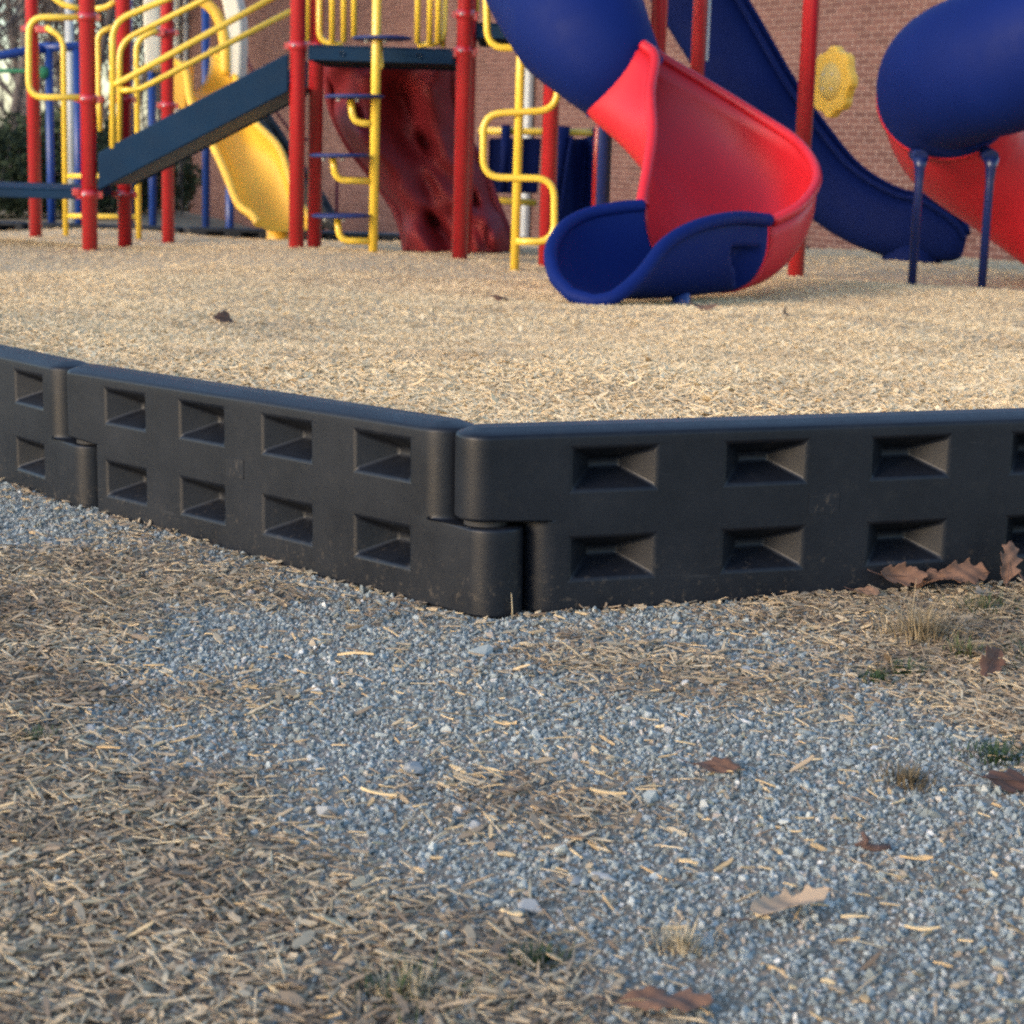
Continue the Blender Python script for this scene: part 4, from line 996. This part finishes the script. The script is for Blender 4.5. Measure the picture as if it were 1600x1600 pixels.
stone(.107, 1.846, .014, 'flat wide grey stone in the lower middle of the gravel', 506, flat=.45)
stone(.078, 1.835, .010, 'pinkish stone touching the flat wide grey one', 507, flat=.7)
stone(-.536, 2.337, .012, 'pale stone at the left border of the gravel patch', 508)
stone(-.032, 2.0, .010, 'bluish stone beside the middle chip strip', 509)
stone(.347, 2.659, .008, 'white stone on the chip strip below the right panel', 510)
def splinter(x, y, l_, ang, label, seed, w=.13, mat='splinter'):
    me = chip_mesh(seed, w, .06); me.materials.append(M[mat]); o = bpy.data.objects.new('wood_splinter', me); C.objects.link(o)
    o.location = (x, y, float(ground_z(x, y))+.011); o.scale = (l_, l_, l_); o.rotation_euler = (0, R(random.uniform(-6, 6)), R(ang)); tag(o, label, 'splinter', 'loose wood splinters on the gravel')
splinter(-.223, 2.681, .055, -12, 'long yellow splinter on the gravel below the left panel', 601, .09)
splinter(-.145, 2.094, .045, -18, 'pale yellow splinter near the white stone', 602, .12)
splinter(.122, 2.103, .045, -20, 'thin orange splinter at the end of the middle chip strip', 603, .08)
splinter(.439, 1.9, .035, -8, 'short orange splinter by the dark twig', 604, .22)
splinter(.408, 1.718, .034, -10, 'orange splinter right of the curled leaf', 605, .16)
splinter(.347, 1.74, .028, 2, 'straw coloured splinter beside the curled leaf', 606, .14)
splinter(.197, 1.884, .022, -30, 'stubby pale splinter in the middle of the gravel', 607, .3)
splinter(-.507, 2.618, .03, 5, 'pale splinter lying at the upper left of the gravel', 608, .14)
splinter(-.492, 2.247, .032, -15, 'yellow splinter at the left edge of the gravel patch', 609, .15)
splinter(.012, 1.745, .026, -35, 'thick yellow splinter where gravel meets the lower chips', 610, .35)
splinter(.70, 2.71, .024, 4, 'pale cream splinter in the grass at the right', 611, .3)
splinter(.0, 2.36, .03, -12, 'orange splinter in the centre of the gravel', 612, .3)
tw = thing('twig', 'short dark twig standing up from the gravel at the right', 'twig', (.40, 1.94, float(ground_z(.40, 1.94))))
q = MB(); q.tube([(-.012, 0, .022), (-.006, .0, .014), (-.009, 0, .008), (.004, 0, .004), (.02, 0, .006)], [.002, .004, .005, .0045, .004], 8); q.build('stick', M['twig'], tw)
q = MB(); q.tube([(-.006, 0, .012), (-.018, .003, .006)], [.003, .002], 6); q.build('side_shoot', M['twig'], tw)
st = thing('dry_stalk', 'single pale dry stalk standing at the gap between two border panels', 'stalk', (.006, 2.945, float(ground_z(.006, 2.945))))
q = MB(); q.tube([(0, 0, 0), (-.001, 0, .02), (-.003, 0, .044)], [.0014, .0012, .0006], 6); q.build('stem', M['drygrass'], st)
def tuft(x, y, n, h, spread, label, mats=('drygrass',), seed=0, zf=ground_z, lean=1.0):
    t = thing('grass_tuft', label, 'grass tuft', (x, y, float(zf(x, y))), 'grass tufts on the ground outside the bed')
    rg = np.random.default_rng(seed)
    for mi, mn in enumerate(mats):
        q = MB()
        for i in range(n//len(mats)):
            a = rg.uniform(0, 6.28); r0 = abs(rg.normal(0, spread*.4)); bx_, by_ = r0*math.cos(a), r0*math.sin(a); ll = h*rg.uniform(.45, 1.15); w_ = rg.uniform(.0007, .0016)
            a2 = a+rg.normal(0, .8); le = rg.uniform(.2, 1.1)*lean; pts = []
            for k_ in range(5):
                f = k_/4; pts.append(np.array([bx_+math.cos(a2)*ll*le*f**1.6, by_+math.sin(a2)*ll*le*f**1.6, ll*(f-.35*le*f*f)]))
            s_ = np.array([-math.sin(a2), math.cos(a2), 0]); V = []
            for k_, p in enumerate(pts): ww = w_*(1-k_/4.4); V += [p-s_*ww, p+s_*ww]
            q.add(V, [(2*k_, 2*k_+1, 2*k_+3, 2*k_+2) for k_ in range(4)], True)
        q.build('blades', M[mn], t)
tuft(.641, 2.846, 260, .075, .09, 'tall dry grass tuft below the right border panel', ('drygrass', 'drygrass'), 1)
tuft(.486, 2.167, 240, .022, .055, 'low brown grass tuft on the gravel near the right edge', ('drygrass',), 2)
tuft(.172, 1.68, 130, .028, .035, 'small dry tuft on the gravel near the bottom', ('drygrass',), 3)
tuft(-.085, 1.575, 220, .03, .09, 'green grass patch among the chips at the bottom', ('greengrass', 'drygrass'), 4)
tuft(.04, 1.65, 110, .022, .04, 'little green sprout where the chips meet the gravel', ('greengrass',), 5)
tuft(.615, 2.256, 220, .022, .07, 'flat green grass patch at the right edge', ('greengrass',), 6)
tuft(.78, 3.03, 300, .035, .10, 'grey-green grass patch in front of the leaf heap', ('greengrass', 'drygrass'), 7)
tuft(.575, 2.66, 120, .025, .05, 'small green weed right of the chip strip', ('greengrass',), 8)
tuft(.69, 2.76, 130, .035, .05, 'green weed beside the tall dry tuft', ('greengrass', 'drygrass'), 9)
tuft(.80, 2.72, 220, .04, .10, 'loose dry grass at the right edge by the upright leaf', ('drygrass', 'greengrass'), 10)
tuft(.53, 2.62, 90, .02, .04, 'tiny green weed left of the upright leaf', ('greengrass',), 11)
tuft(-.60, 2.30, 100, .02, .04, 'small green weed at the left edge of the picture', ('greengrass',), 12)

# ------------------------------------------------------------------ trees and shrubs beyond the bed
def bare_tree(px, Y, h, seed, label, lean=0):
    rg = random.Random(seed); p = W(px, 340, Y); x0 = p[0]
    t = thing('bare_tree', label, 'tree', (x0, Y, float(ground_z(x0, Y))-.05), 'bare trees beyond the playground')
    tr = MB(); br = MB()
    def grow(q, a, d, l_, r_, lev):
        pts = [a]; dd = Vector(d); n = 4
        for i in range(n):
            dd = (dd+Vector((rg.gauss(0, .12), rg.gauss(0, .12), rg.gauss(.05, .06)))).normalized(); pts.append(pts[-1]+dd*l_/n)
        q.tube([tuple(v) for v in pts], [r_*(1-.5*i/n) for i in range(n+1)], 7 if lev < 2 else 4, caps=False)
        if lev >= 4: return
        nb = (9, 6, 5, 4)[lev]
        for i in range(nb):
            f = rg.uniform(.3, 1.0) if lev else rg.uniform(.12, 1.0); k_ = min(n-1, int(f*n)); s_ = pts[k_].lerp(pts[k_+1], f*n-k_)
            az = rg.uniform(0, 6.28); nd = (dd*.55+Vector((math.cos(az), math.sin(az), rg.uniform(.0, .6)))*.8).normalized()
            grow(br, s_, nd, l_*rg.uniform(.38, .62), max(r_*.42, .009), lev+1)
    grow(tr, Vector((0, 0, 0)), Vector((lean, 0, 1)).normalized(), h, h*.013, 0)
    tr.build('trunk', M['bark'], t); br.build('crown', M['bark'], t)
for i, (px, Y, h, lab) in enumerate(((-35, 30, 7.5, 'bare tree cut off by the left picture edge'), (22, 33, 8.0, 'bare tree behind the far left of the climbing frame'), (66, 36, 8.5, 'bare tree seen through the yellow loop rail'),
                                     (112, 31, 7.0, 'bare tree behind the grey pole'), (158, 38, 9, 'bare tree between the stair posts at the left'), (214, 42, 9, 'bare tree just left of the cream hood'), (250, 46, 9, 'bare tree at the end of the brick wall'),
                                     (2, 40, 8.5, 'slim bare tree at the left edge behind the frame beam'), (44, 45, 9, 'slim bare tree left of the far red post'), (92, 48, 9.5, 'distant bare tree behind the frame upright'), (135, 46, 9, 'distant bare tree beside the near red post'), (188, 50, 9.5, 'distant bare tree behind the stair rails'))):
    bare_tree(px, Y, h, 40+i, lab, random.uniform(-.1, .1))
def shrub(px, Y, h, wd_, label, seed):
    rg = np.random.default_rng(seed); p = W(px, 340, Y)
    t = thing('evergreen_shrub', label, 'shrub', (p[0], Y, float(ground_z(p[0], Y))-.03), 'evergreen shrubs beyond the playground')
    q = MB()
    for i in range(6):
        a = rg.uniform(0, 6.28); q.tube([(0, 0, 0), (.12*math.cos(a), .12*math.sin(a), h*.4), (wd_*.35*math.cos(a), wd_*.35*math.sin(a), h*.8)], [.03, .02, .008], 6)
    q.build('stems', M['bark'], t)
    n = 2600; u = rg.normal(size=(n, 3)); u /= np.linalg.norm(u, axis=1)[:, None]
    cl_ = rg.normal(size=(40, 3)); cl_ /= np.linalg.norm(cl_, axis=1)[:, None]
    rad = rg.uniform(.35, 1, n)**.5*(.72+.3*np.max(np.clip(u@cl_.T, 0, 1)**14, axis=1))
    c = u*rad[:, None]*np.array([wd_, wd_, h*.55])+np.array([0, 0, h*.5]); c = c[c[:, 2] > .02]; q = MB(); V = []; F = []
    for k_, cc_ in enumerate(c):
        d1 = rg.normal(size=3); d1 /= np.linalg.norm(d1); d2 = np.cross(d1, rg.normal(size=3)); d2 /= np.linalg.norm(d2); s1, s2 = rg.uniform(.03, .07), rg.uniform(.015, .03)
        V += [cc_-d1*s1, cc_+d2*s2, cc_+d1*s1, cc_-d2*s2]; F.append((4*k_, 4*k_+1, 4*k_+2, 4*k_+3))
    q.add(V, F, False); q.build('foliage', M['evergreen'], t)
for i, (px, Y, h, w_, lab) in enumerate(((-10, 24, 1.25, .75, 'dark evergreen shrub at the left picture edge'), (48, 25, 1.4, .75, 'dark evergreen shrub behind the far red post'), (108, 24.5, 1.45, .7, 'dark evergreen shrub between the ladder and the near post'),
                                        (160, 26, 1.3, .7, 'dark evergreen shrub behind the stair foot'), (216, 27, 1.1, .7, 'dark evergreen shrub behind the blue posts'), (258, 29, .95, .6, 'low evergreen shrub at the end of the brick wall'))):
    shrub(px, Y, h, w_, lab, 70+i)
# far brush: thin leafless stems reading as one mass
rg = np.random.default_rng(5); q = MB()
for i in range(800):
    px = rg.uniform(-160, 290); Y = rg.uniform(27, 44); p = W(px, 340, Y); h = rg.uniform(.8, 2.3); zg = float(ground_z(p[0], Y)); dx, dy = rg.normal(0, .25, 2)
    q.tube([(p[0], Y, zg-.05), (p[0]+dx*.4, Y+dy*.4, zg+h*.5), (p[0]+dx*1.3, Y+dy, zg+h)], [.014, .010, .004], 4, caps=False)
o = q.build('leafless_brush', M['bark']); o['kind'] = 'stuff'
